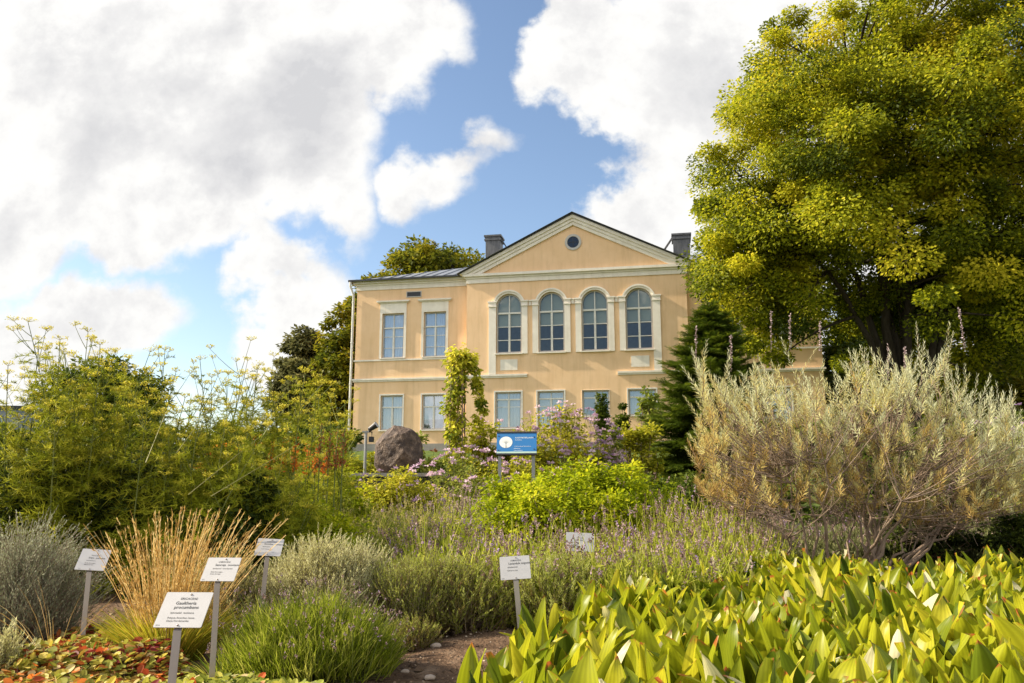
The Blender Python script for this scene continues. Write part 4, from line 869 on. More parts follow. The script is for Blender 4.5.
    for x, yt, yb in [(696, 327, 368), (731, 336, 372), (771, 312, 352), (790, 314, 350), (820, 322, 352), (888, 345, 385), (868, 362, 392), (965, 308, 350), (905, 348, 380)]:
        mb = MB(); a, c = at(x, yb, Y), at(x - (6 if x == 965 else 0), yt, Y); P = np.array([[a, (a * 2 + c) / 3, (a + 2 * c) / 3, c]]) - b; tubes(mb, P, .003, .5, sides=3)
        k = 60; u = r.random(k) ** .6; p = P[0, 0] + (P[0, -1] - P[0, 0]) * u[:, None]; inst(mb, DIAM_V, DIAM_F, p, basis(rdir(k, r) + np.array([0, 0, .8]), rdir(k, r)), np.full(k, .02), r.random(k), DIAM_LC, 1)
        mb.build('seed_spike', [twigm, ms], e)
silver_shrub()

def silver_bush(label, name, pxc, pyt, prx, Y, seed, n, L, rndm, lm, lean=.45, ry=None, nl=26, leaf=(.018, .03), group=None, cat='shrub', hvar=.8, spread=.75, base_px=None):
    r = np.random.default_rng(seed); t = at(pxc, pyt, Y); g = float(gz(t[0], Y)); b = np.array([t[0], Y, g]); H = t[2] - g; rx = prx / FPX * Y; ry = ry or rx * .7; e = empty(name, b, 0, label, cat, group)
    a = r.random(n) * 6.283; q = np.sqrt(r.random(n)); x, y = q * np.cos(a) * rx, q * np.sin(a) * ry; dome = np.sqrt(np.maximum(0, 1 - q ** 2.2)) * .62 + .38
    tipz = H * dome * r.uniform(hvar, 1, n); tipz = tipz * (1 + .13 * np.sin(x * 11 + seed) * np.cos(y * 13 + seed)) - (r.random(n) < .45) * r.random(n) * .3 * H; z = np.maximum(.01, tipz - L * r.uniform(.8, 1.1, n)); S = np.stack([x * .9, y * .9, z], -1)
    D = nrm(np.stack([x / rx * lean + r.normal(size=n) * .5, y / ry * lean + r.normal(size=n) * .5, np.ones(n)], -1)); Ln = np.clip(tipz - S[:, 2], .06, L * 1.5)
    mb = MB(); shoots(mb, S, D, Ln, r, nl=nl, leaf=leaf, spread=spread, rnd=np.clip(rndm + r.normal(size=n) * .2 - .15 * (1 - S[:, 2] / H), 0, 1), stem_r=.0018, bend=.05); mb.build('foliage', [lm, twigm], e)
    m = n // 5; S0 = S[:m].copy(); S0[:, :2] *= .45; S0[:, 2] = -.02; mid = (S0 + S[:m]) / 2; mid[:, 2] *= .7; mb = MB(); tubes(mb, np.stack([S0, mid, S[:m]], 1), .0042, .5, sides=4); mb.build('stem', twigm, e); return e
M_SANT = leafmat('santolina_leaf', [(0, (.2, .17, .04)), (.4, (.42, .40, .15)), (1, (.68, .66, .36))], .42, .6)
M_LVND = leafmat('lavender_leaf', [(0, (.18, .12, .04)), (.3, (.22, .22, .04)), (.65, (.34, .38, .06)), (1, (.52, .54, .18))], .45)
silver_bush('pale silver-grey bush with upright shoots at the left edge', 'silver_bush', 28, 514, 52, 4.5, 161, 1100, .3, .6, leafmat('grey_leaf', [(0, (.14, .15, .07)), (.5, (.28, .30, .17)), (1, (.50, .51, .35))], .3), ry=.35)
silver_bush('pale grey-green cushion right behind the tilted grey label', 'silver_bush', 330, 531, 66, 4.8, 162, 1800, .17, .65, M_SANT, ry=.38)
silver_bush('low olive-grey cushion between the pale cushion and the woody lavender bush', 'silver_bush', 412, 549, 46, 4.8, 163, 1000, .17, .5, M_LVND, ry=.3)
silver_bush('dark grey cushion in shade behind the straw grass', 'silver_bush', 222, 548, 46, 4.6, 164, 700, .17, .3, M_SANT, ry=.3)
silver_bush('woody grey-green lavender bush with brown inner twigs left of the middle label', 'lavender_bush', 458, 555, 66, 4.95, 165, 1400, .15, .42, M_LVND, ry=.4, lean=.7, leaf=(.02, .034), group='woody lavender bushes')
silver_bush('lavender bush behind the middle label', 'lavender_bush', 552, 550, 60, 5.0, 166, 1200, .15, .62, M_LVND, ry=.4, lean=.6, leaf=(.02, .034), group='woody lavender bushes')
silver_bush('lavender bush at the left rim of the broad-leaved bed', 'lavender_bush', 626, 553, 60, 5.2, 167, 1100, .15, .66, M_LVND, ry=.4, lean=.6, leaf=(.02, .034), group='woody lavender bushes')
silver_bush('small woody herb on the bare soil beside the green cushion', 'lavender_bush', 412, 612, 24, 4.35, 181, 300, .1, .35, M_LVND, ry=.12, leaf=(.015, .025))
silver_bush('small grey sprig plant at the bottom left corner', 'silver_bush', 4, 618, 24, 3.3, 168, 240, .14, .6, M_SANT, ry=.12)

# green cushion
def cushion():
    r = np.random.default_rng(171); Y = 3.75; t = at(314, 588, Y); b = np.array([t[0], Y, 0.]); e = empty('grassy_cushion', b, 0, 'bright green grassy cushion plant between the labels and the bare soil', 'cushion plant')
    n = 6500; a = r.random(n) * 6.283; q = np.sqrt(r.random(n)); rx, ry = .41, .34; x, y = q * np.cos(a) * rx, q * np.sin(a) * ry; H = t[2] * (np.sqrt(1 - .93 * q ** 2.4) * .8 + .2) * r.uniform(.72, 1.02, n) * (1 + .16 * np.sin(x * 17) * np.cos(y * 19)) * r.uniform(.8, 1, n)
    L = r.uniform(.07, .14, n); S = np.stack([x * .9, y * .9, np.maximum(0, H - L)], -1); D = nrm(np.stack([x / rx * .55 + r.normal(size=n) * .38, y / ry * .55 + r.normal(size=n) * .38, np.ones(n)], -1))
    mb = MB(); ribbons(mb, curves(S, D, L, r.normal(size=(n, 3)) * .12, 3), r.uniform(.003, .0055, n), np.clip(r.normal(size=n) * .25 + .5, 0, 1), r=r); m = 2500
    mb.build('foliage', leafmat('cushion_leaf', [(0, (.08, .11, .008)), (.5, (.22, .27, .015)), (1, (.52, .50, .10))], .48, nscale=9), e)
    S0 = np.stack([x * .4, y * .4, x * 0 - .01], -1)[:m]; mb = MB(); tubes(mb, np.stack([S0, S[:m] * np.array([.9, .9, .6]), S[:m]], 1), .0016, r.random(m), sides=3)
    k = 260; i = r.integers(0, n, k); P = curves(S[i], D[i], L[i] + .06, r.normal(size=(k, 3)) * .1, 3); tubes(mb, P, .001, .5, sides=3); mb.build('stem', greenstem, e)
    mb = MB(); idx = np.repeat(np.arange(k), 7); inst(mb, DIAM_V, DIAM_F, P[idx, -1] + r.normal(size=(len(idx), 3)) * np.array([.002, .002, .008]), basis(rdir(len(idx), r) + np.array([0, 0, 1.]), rdir(len(idx), r)), np.full(len(idx), .01), r.random(len(idx)), DIAM_LC); mb.build('seed_head', M_LAVF, e)
cushion()

# straw-coloured ornamental grass with green tuft
def straw_grass():
    r = np.random.default_rng(181); Y = 4.0; b = at(172, 625, Y); b = np.array([b[0], Y, 0.]); e = empty('ornamental_grass', b, 0, 'tuft of straw-coloured feather grass rising between two white labels', 'grass tuft')
    n = 360; a = r.random(n) * 6.283; q = r.random(n) ** .7; S = np.stack([np.cos(a) * q * .12, np.sin(a) * q * .1, np.full(n, -.01)], -1); D = nrm(np.stack([np.cos(a) * q * .25 + .03 + r.normal(size=n) * .09, np.sin(a) * q * .28, np.ones(n)], -1)); L = .34 + .5 * r.random(n)
    P = curves(S, D, L, np.stack([np.cos(a) * q * .16 + .05 + r.normal(size=n) * .05, np.sin(a) * q * .2, np.full(n, -.12)], -1), 6); mb = MB(); ribbons(mb, P, r.uniform(.002, .0035, n), r.random(n), taper=False, r=r)
    k = 18; idx = np.repeat(np.arange(n), k); u = (3.0 + 2 * r.random(len(idx))); u = np.minimum(u, 4.999); aa = u.astype(int); p = P[idx, aa] + (P[idx, aa + 1] - P[idx, aa]) * (u - aa)[:, None]; ax = nrm(P[idx, -1] - P[idx, -2])
    hd = r.random(n) < .75; kp = hd[idx]; idx, p, ax = idx[kp], p[kp], ax[kp]; inst(mb, NARROW_V, DIAM_F, p, basis(ax + r.normal(size=p.shape) * .25, rdir(len(p), r)), np.stack([np.full(len(p), .03), r.uniform(.02, .032, len(p)), np.full(len(p), .02)], -1), r.random(len(p)), DIAM_LC)
    mb.build('straw', leafmat('straw', [(0, (.32, .17, .04)), (.5, (.56, .36, .11)), (1, (.78, .60, .27))], .35), e)
    n = 1500; a = r.random(n) * 6.283; q = r.random(n) ** .5; S = np.stack([np.cos(a) * q * .14, np.sin(a) * q * .12 - .03, np.full(n, 0.)], -1); D = nrm(np.stack([np.cos(a) * q * .6, np.sin(a) * q * .5, np.ones(n)], -1))
    mb = MB(); ribbons(mb, curves(S, D, r.uniform(.16, .36, n), np.stack([np.cos(a) * q * .25, np.sin(a) * q * .25, np.full(n, -.2)], -1), 5), .0045, r.random(n), r=r); mb.build('tuft', leafmat('tuft_blade', [(0, (.16, .20, .015)), (.5, (.36, .34, .02)), (1, (.60, .42, .06))], .4), e)
    # side wisps
straw_grass()
def tuft(label, px, py, Y, n, L, spread, lm, seed, name='grass_tuft', w=.004, group='small grass tufts on the soil'):
    r = np.random.default_rng(seed); p = at(px, py, Y); b = np.array([p[0], Y, float(gz(p[0], Y))]); a = r.random(n) * 6.283; q = r.random(n) ** .6; S = np.stack([np.cos(a) * q * .06, np.sin(a) * q * .06, np.full(n, -.005)], -1); D = nrm(np.stack([np.cos(a) * q * spread, np.sin(a) * q * spread, np.ones(n)], -1))
    mb = MB(); ribbons(mb, curves(S, D, r.uniform(L * .5, L, n), np.stack([np.cos(a) * q * .3, np.sin(a) * q * .3, np.full(n, -.25)], -1), 5), w, r.random(n), r=r); return tag(mb.build(name, lm, None, loc=b), label, 'grass tuft', group)
M_TUFT = leafmat('green_blade', [(0, (.11, .17, .015)), (.5, (.28, .32, .03)), (1, (.5, .45, .08))], .4)
tuft('bright green tuft at the foot of the leftmost white label', 68, 625, 3.6, 220, .22, .9, M_TUFT, 191)
tuft('green tuft just right of the leftmost label post', 100, 622, 3.7, 200, .22, .9, M_TUFT, 192)
tuft('thin dry wisp arching before the left silver bush', 58, 615, 3.9, 30, .55, .8, MATS['straw'], 193, w=.0025)
tuft('green blades right of the second label post', 224, 625, 3.6, 120, .2, .8, M_TUFT, 194)

# ------------------------------------------------------------------ ground covers
def cover(name, label, rows, n, seed, lm, h, size, cat='ground cover', stem=True, up=1., mound=.12):
    r = np.random.default_rng(seed); rows = np.array(rows, float); Y = r.uniform(rows[0, 0], rows[-1, 0], n); l = np.interp(Y, rows[:, 0], rows[:, 1]); q = np.interp(Y, rows[:, 0], rows[:, 2]); X = (l + r.random(n) * (q - l) - 512) / FPX * Y
    hz = h * (.55 + .45 * np.sin(X * 8 + 1.3) * np.sin(Y * 9)) * (.35 + .65 * r.random(n)); hz += mound * (.5 + .5 * np.sin(X * 3.2 + 2) * np.cos(Y * 3.7)); edge = np.minimum(1, np.minimum(np.minimum((q - l) * 0 + (X / Y * FPX + 512 - l), q - (X / Y * FPX + 512)) / 25, 9)); hz *= .35 + .65 * edge
    P = np.stack([X, Y, gz(X, Y) + np.maximum(.01, hz)], -1); c = P.mean(0); c[2] = 0; nz = nrm(r.normal(size=(n, 3)) * .42 + np.array([0, -.1, up])); y = nrm(r.normal(size=(n, 3)) * np.array([1, 1, .35])); mb = MB()
    sp = np.sin(X * 4.5) * np.cos(Y * 5.2) * .25; inst(mb, ROUND_V, ROUND_F, P - c, basis(y, nz), np.stack([r.uniform(.8, 1.1, n), np.ones(n), np.ones(n)], -1) * r.uniform(*size, n)[:, None], np.clip(.5 + sp + r.normal(size=n) * .27, 0, 1), ROUND_LC)
    k = n // 4; S = P[:k] - c; G = S.copy(); G[:, 2] = 0; tubes(mb, np.stack([G, S], 1), .0012, .5, sides=3, mat=1)
    return tag(mb.build(name, [lm, twigm], None, loc=c), label, cat, None, 'stuff')
M_GAUL = leafmat('autumn_leaf', [(0, (.16, .02, .018)), (.2, (.36, .07, .02)), (.38, (.20, .22, .03)), (.55, (.34, .33, .05)), (.72, (.55, .42, .05)), (.88, (.58, .50, .22)), (1, (.72, .22, .04))], .38, .5, spec=.15)
M_GAULG = leafmat('yellowgreen_cover_leaf', [(0, (.16, .19, .03)), (.35, (.33, .36, .06)), (.65, (.50, .46, .07)), (.88, (.60, .56, .28)), (1, (.62, .12, .03))], .38, .5, spec=.15)
cover('red_leaf_carpet', 'ground-covering plants with red, orange and yellow small leaves at the bottom left', [(2.4, -30, 235), (3.3, 20, 215), (3.8, 40, 200), (4.4, 75, 185)], 9000, 201, M_GAUL, .09, (.03, .048))
cover('yellow_leaf_carpet', 'yellow-green small-leaved ground cover at the bottom edge below the green cushion', [(2.4, 185, 400), (2.9, 160, 375), (3.35, 150, 320)], 6500, 202, M_GAULG, .08, (.032, .05))
# soil crumbs and litter
def litter():
    r = np.random.default_rng(211); n = 16000; Y = r.uniform(1.9, 5.6, n); X = r.uniform(-.72, .72, n) * Y; P = np.stack([X, Y, gz(X, Y) + .004], -1); tv = [(-.5,-.35,0),(.5,-.4,.05),(.45,.4,0),(-.4,.35,.08),(0,0,.5)]; tf = [(0,1,4),(1,2,4),(2,3,4),(3,0,4)]
    mb = MB(); S = r.lognormal(-4.9, .55, n); inst(mb, tv, tf, P, basis(nrm(r.normal(size=(n, 3)) * np.array([1, 1, .2])), np.array([[0, 0, 1.]]) + r.normal(size=(n, 3)) * .3), np.stack([S, S * r.uniform(.6, 1.8, n), S], -1), r.random(n))
    tag(mb.build('soil_crumbs', leafmat('crumb', [(0, (.05, .03, .018)), (.6, (.14, .09, .055)), (.93, (.24, .17, .11)), (1, (.5, .42, .33))], 0.), None), 'crumbs, bark bits and small stones on the bare soil', 'soil litter', None, 'stuff')
litter()

# ------------------------------------------------------------------ broad-leaved bed, bottom right
def lily_bed():
    r = np.random.default_rng(221)
    m = leafmat('broad_leaf', [(0, (.045, .075, .006)), (.3, (.16, .205, .010)), (.65, (.37, .38, .013)), (.92, (.56, .50, .03)), (.985, (.62, .56, .2)), (1, (.74, .68, .42))], .5, .4, tips=(.42, .12, .03), vein=True, spec=.3)
    NU, NV = 7, 11; u = np.linspace(-1, 1, NU); v = np.linspace(0, 1, NV); V_, U_ = np.meshgrid(v, u, indexing='ij')
    tf = []; 
    for i in range(NV - 1):
        for j in range(NU - 1): o = i * NU + j; tf.append((o, o + 1, o + NU + 1, o + NU))
    tlc = np.stack([U_, V_], -1).reshape(-1, 2)
    # shoots
    rows = np.array([(2.05, 405), (2.3, 420), (2.9, 485), (3.6, 542), (4.3, 605), (5.0, 658), (5.6, 705), (6.0, 760)], float); P = []
    y = 2.05
    while y < 6.0:
        x0 = (np.interp(y, rows[:, 0], rows[:, 1]) - 512) / FPX * y; x1 = y * .76 + .9; x = x0 + r.random() * .06
        while x < x1: P.append((x + r.normal() * .03, y + r.normal() * .035)); x += r.uniform(.09, .165)
        y += .1
    P = np.array(P); mb = MB(); nsh = len(P); print('shoots', nsh)
    variants = []
    for k in range(26):
        cup = r.uniform(.25, 1.1); b1 = r.uniform(-.1, .6) if k % 4 else r.uniform(.8, 1.4); tw = r.normal() * .35; wv = r.normal() * .06; w0 = r.uniform(.155, .235); tipb = r.uniform(-.2, .5)
        wid = w0 * np.sin(np.pi * np.clip(V_, 0, 1) ** .8) ** .75 * (1 - .25 * V_) * 1.12; wid[0] = .02; wid[-1] = .0
        ang = U_ * cup; x = wid * np.sin(ang) / max(cup, .3) if cup > .3 else wid * U_
        zc = wid * (1 - np.cos(ang)) / max(cup, .3) * 1.3 + .018 * np.abs(np.sin(U_ * 7)) * wid * 3 + wv * np.sin(V_ * 6 + U_ * 2) * .5
        yy = V_ - .12 * b1 * V_ ** 3; zz = zc - b1 * .35 * V_ ** 2.2 - tipb * .25 * np.maximum(0, V_ - .7) ** 1.3
        ca, sa = np.cos(tw * V_), np.sin(tw * V_); variants.append(np.stack([x * ca - zc * sa * .4, yy, zz + x * sa], -1).reshape(-1, 3))
    for k, tv in enumerate(variants):
        sel = []
        for i in range(nsh):
            nl = 2 + (hash((i, 5)) % 2)
            for j in range(nl):
                if (i * 3 + j) % 26 == k: sel.append((i, j))
        if not sel: continue
        idx = np.array([s[0] for s in sel]); jj = np.array([s[1] for s in sel]); n = len(idx)
        a = r.random(n) * 6.283; lean = r.uniform(.04, .34, n); y = nrm(np.stack([np.cos(a) * lean, np.sin(a) * lean, np.ones(n)], -1)); inn = np.stack([-np.cos(a), -np.sin(a), np.full(n, .4)], -1)
        L = (.18 + .175 * r.random(n) ** .6) * (1 + .03 * (P[idx, 1] - 4)) * (.92 + .08 * np.sin(P[idx, 0] * 4)); S = np.stack([P[idx, 0] + np.cos(a) * .012, P[idx, 1] + np.sin(a) * .012, gz(P[idx, 0], P[idx, 1]) + r.uniform(.0, .045, n)], -1)
        inst(mb, tv, tf, S, basis(y, inn), np.stack([L * r.uniform(.75, 1.3, n), L, L], -1), np.clip(r.normal(size=n) * .24 + .5 + .1 * (L - .26) * 10, 0, 1), tlc)
    c = np.array([2.2, 4.2, 0.]); 
    for i in range(len(mb.v)): mb.v[i] = mb.v[i] - c
    tag(mb.build('broad_leaved_bed', m, None, smooth=True, loc=c), 'dense bed of broad pointed yellow-green leaves with some brown tips, bottom right', 'leaf bed', None, 'stuff')
lily_bed()
# orange bloom leaf inside the bed
# ------------------------------------------------------------------ climber on canes
def climber():
    r = np.random.default_rng(231); Y = 12.; b = at(457, 480, Y); b = np.array([b[0], Y, float(gz(b[0], Y))]); t = at(457, 350, Y)[2] - b[2]; e = empty('climbing_vine', b, 0, 'yellow-green vine climbing a slim cane tower, a tress hanging to the right', 'climbing plant')
    mb = MB(); S = np.array([(-.13, -.1, -.05), (.1, -.12, -.05), (-.1, .1, -.05), (.13, .1, -.05), (0, 0, -.05)]); T = np.array([(-.1, -.06, t - .2), (.06, -.06, t - .15), (-.06, .06, t - .2), (.08, .06, t - .1), (.0, 0, t - .1)]); tubes(mb, np.stack([S, T], 1), .012, .5, sides=6); mb.build('cane', twigm, e)
    C = []; Rr = []
    for z in np.linspace(.45, t - .12, 34):
        wd = .09 + .09 * (z / t) ** 2; C.append((r.normal() * .07 - .03, r.normal() * .07, z)); Rr.append(wd * r.uniform(.8, 1.2))
    for k in range(9): C.append((.02 + r.normal() * .1, r.normal() * .08, t - .18 + r.normal() * .06)); Rr.append(.16)
    H = [(.08, t - .1), (.18, t - .17), (.25, t - .3), (.29, t - .45), (.30, t - .6), (.34, t - .75), (.38, t - .9), (.31, t - 1.05), (.27, t - .52), (.36, t - .82)]
    for x, z in H: C.append((x, r.normal() * .04, z)); Rr.append(.065)
    C = np.array(C); mb = MB(); leafcloud(mb, C, np.array(Rr), 62, (.05, .095), r, up=.4, outw=1., flat=1.1, crnd=.5, droop=-.6); mb.build('foliage', M_YG if 0 else leafmat('vine_leaf', [(0, (.12, .16, .012)), (.4, (.38, .40, .03)), (1, (.70, .62, .06))], .5), e)
    mb = MB(); hp = np.array([(x, 0, z) for x, z in H[:7]]); tubes(mb, hp[None], .006, .5, sides=4)
    for k in range(4):
        z = np.linspace(0, t - .1, 30); ph = k * 1.6; tubes(mb, np.stack([.12 * np.cos(z * 5 + ph), .12 * np.sin(z * 5 + ph), z], -1)[None], .005, .5, sides=4)
    mb.build('vine_stem', twigm, e)
climber()
# rusty flower spikes
def spikes():
    r = np.random.default_rng(241)
    for i, (px, pt, pb, c) in enumerate([(322, 424, 470, 1), (331, 432, 470, 1), (338, 430, 470, 1), (345, 428, 468, 1), (297, 436, 472, 0), (309, 444, 475, 0), (285, 440, 472, 0), (318, 446, 474, 0), (273, 438, 470, 0), (327, 450, 476, 0)]):
        Y = 6.7 + r.normal() * .15; a = at(px - 3, pb, Y); t = at(px, pt, Y); b = np.array([a[0], Y, float(gz(a[0], Y))]); mb = MB(); P = np.array([np.zeros(3), (a - b), t - b]); tubes(mb, P[None], .005, .4, sides=4)
        k = 90; u = r.random(k); p = P[1] + (P[2] - P[1]) * u[:, None]; inst(mb, DIAM_V, DIAM_F, p + r.normal(size=(k, 3)) * .012, basis(rdir(k, r) + np.array([0, 0, .5]), rdir(k, r)), .032 * (1.1 - .6 * u), r.random(k), DIAM_LC, 1)
        tag(mb.build('flower_spike', [greenstem, M_RUST if c else M_ORG], None, loc=b), ['tallest rust-brown flower spike left of the mansion corner', 'second rust-brown flower spike from the left', 'third rust-brown flower spike from the left', 'rightmost rust-brown flower spike near the rain pipe', 'upper orange flower spike before the birch', 'orange spike between two rust spikes and the fennel', 'orange spike left of the tall orange one', 'low orange spike under the rust-brown ones', 'leftmost orange flower spike', 'low orange spike nearest the boulder'][i], 'flower spike', 'flower spikes left of the mansion corner')
spikes()
# ================================================================== OBJECTS
def boulder():
    r = np.random.default_rng(301); Y = 11.; top = at(397, 429, Y); base = at(397, 473, Y); H = top[2] - base[2]
    bm = bmesh.new(); bmesh.ops.create_icosphere(bm, subdivisions=6, radius=1.)
    V = np.array([v.co for v in bm.verts]); V = V * np.array([.355, .34, H * .60]); V[:, 2] += H * .48
    cuts = [((-.75, -.35, .75), .47), ((-.2, -.95, .15), .29), ((.72, -.6, .25), .34), ((.6, .2, .62), .55), ((-.95, -.2, .05), .31), ((.1, -.45, .9), .57), ((0, .9, .3), .3), ((.35, -.8, -.3), .20), ((-.35, -.7, .62), .47), ((.95, -.1, .0), .33)]
    for d, o in cuts:
        d = np.array(d) / np.linalg.norm(d); s = V @ d - o; V = V - np.maximum(s, 0)[:, None] * d * .97
    def nz(p, f): return np.sin(p[:, 0] * f + 1.3 * np.sin(p[:, 1] * f * .8)) * np.cos(p[:, 2] * f * 1.1 + p[:, 1] * f * .7)
    c = V.mean(0); nn = nrm(V - c); V = V + nn * (nz(V, 14) * .009 + nz(V[:, [1, 2, 0]], 31) * .005 + nz(V[:, [2, 0, 1]], 67) * .003)[:, None]
    V[:, 2] = np.maximum(V[:, 2], 0)
    for v, p in zip(bm.verts, V): v.co = p
    me = bpy.data.meshes.new('boulder'); bm.to_mesh(me); bm.free()
    m, N, L = new_mat('granite'); tc = N('ShaderNodeTexCoord'); n1 = N('ShaderNodeTexNoise'); n1.inputs['Scale'].default_value = 9; n1.inputs['Detail'].default_value = 9; n1.inputs['Roughness'].default_value = .7; L.new(tc.outputs['Object'], n1.inputs['Vector'])
    r1 = ramp_(N, [(.3, (.022, .013, .010)), (.48, (.055, .032, .019)), (.62, (.13, .085, .055)), (.8, (.34, .27, .20))]); L.new(n1.outputs['Fac'], r1.inputs[0]); p = N('ShaderNodeBsdfPrincipled'); p.inputs['Roughness'].default_value = .75; L.new(r1.outputs[0], p.inputs['Base Color'])
    n2 = N('ShaderNodeTexNoise'); n2.inputs['Scale'].default_value = 40; n2.inputs['Detail'].default_value = 8; L.new(tc.outputs['Object'], n2.inputs['Vector']); b = N('ShaderNodeBump'); b.inputs['Strength'].default_value = .9; b.inputs['Distance'].default_value = .02; L.new(n2.outputs['Fac'], b.inputs['Height']); L.new(b.outputs[0], p.inputs['Normal'])
    o = N('ShaderNodeOutputMaterial'); L.new(p.outputs[0], o.inputs[0]); me.materials.append(m)
    ob = bpy.data.objects.new('boulder', me); COL.objects.link(ob); ob.location = base; tag(ob, 'reddish-brown angular granite boulder on a low plinth before the mansion', 'boulder')
    g = float(gz(base[0], Y)); e = empty('plinth', (base[0], Y, g), .06, 'low dark plinth with a pale thin slab under the boulder', 'plinth'); h = base[2] - g
    mb = MB(); mb.box((-.62, -.42, -.1), (.62, .42, h - .052)); mb.build('base', mat('dark_plinth', (.06, .05, .045), .9), e)
    mb = MB(); mb.box((-.66, -.46, h - .05), (.66, .46, h - .002)); mb.build('slab', stonem, e)
boulder()
blackm = mat('black_lamp_housing', (.02, .02, .022), .45); postm = mat('grey_post', (.30, .30, .29), .5, metal=.4); steel = mat('dull_steel', (.42, .37, .33), .42, (.34, .30, .27), nscale=14, metal=.75, streak=(1, 1, .1))
def spotlight():
    Y = 12.; t = at(366, 432, Y); g = float(gz(t[0], Y)); e = empty('garden_spotlight', (t[0], Y, g), 0, 'small black spotlight on a grey post left of the boulder', 'lamp'); h = t[2] - g
    mb = MB(); tubes(mb, np.array([[(0, 0, -.05), (0, 0, h)]]), .022, 0., sides=10); mb.box((-.05, -.03, h - .01), (.05, .03, h + .012)); mb.build('post', postm, e, smooth=False)
    mb = MB(); tubes(mb, np.array([[(.0, 0, h + .01), (.09, 0, h - .0), (.09, 0, h - .1)]]), .012, 0., sides=6); tubes(mb, np.array([[(.03, 0, h + .0), (.06, 0, h + .04)]]), .014, 0., sides=6); mb.box((.05, -.035, h - .15), (.12, .035, h - .07)); mb.build('bracket', blackm, e)
    mb = MB(); a = np.array([.04, 0, h + .03]); d = nrm(np.array([.85, -.2, .55])); tubes(mb, np.array([[a, a + d * .02, a + d * .12, a + d * .15]]), np.array([[.02, .035, .045, .052]]), 0., sides=14); mb.build('lamp_head', blackm, e)
    mb = MB(); q = a + d * .148; ring = []; u = nrm(np.cross(d, [0, 0, 1.])); w = np.cross(d, u)
    pts = [q] + [q + .05 * (u * math.cos(k) + w * math.sin(k)) for k in np.linspace(0, 2 * math.pi, 15)[:-1]]; mb.add(pts, [(0, k, k % 14 + 1) for k in range(1, 15)]); mb.build('lens', mat('lamp_lens', (.3, .3, .32), .15), e)
spotlight()
def text_mesh(name, lines, parent, m, sheet):
    """lines: (text, x, y, size, bold, align); flat lettering laid on a plate whose local frame is sheet (matrix)"""
    from mathutils import Matrix
    V = []; F = []; n = 0
    for (s, x, y, size, al) in lines:
        c = bpy.data.curves.new('t', 'FONT'); c.body = s; c.size = size; c.align_x = al; c.resolution_u = 2; c.offset = size * .008
        o = bpy.data.objects.new('t', c); me = o.to_mesh()
        for v in me.vertices: V.append((v.co.x + x, v.co.y + y, 0))
        for p in me.polygons: F.append([i + n for i in p.vertices])
        n += len(me.vertices); o.to_mesh_clear(); bpy.data.objects.remove(o); bpy.data.curves.remove(c)
    me = bpy.data.meshes.new(name); me.from_pydata(V, [], F); me.materials.append(m); o = bpy.data.objects.new(name, me); COL.objects.link(o); o.parent = parent; o.matrix_local = sheet; return o
inkm = mat('black_ink', (.03, .03, .03), .6); platem = mat('label_plate', (.40, .39, .385), .5, (.36, .35, .345), nscale=20, spec=.5); capm = mat('screw_head', (.35, .3, .27), .3, metal=.8)
from mathutils import Matrix
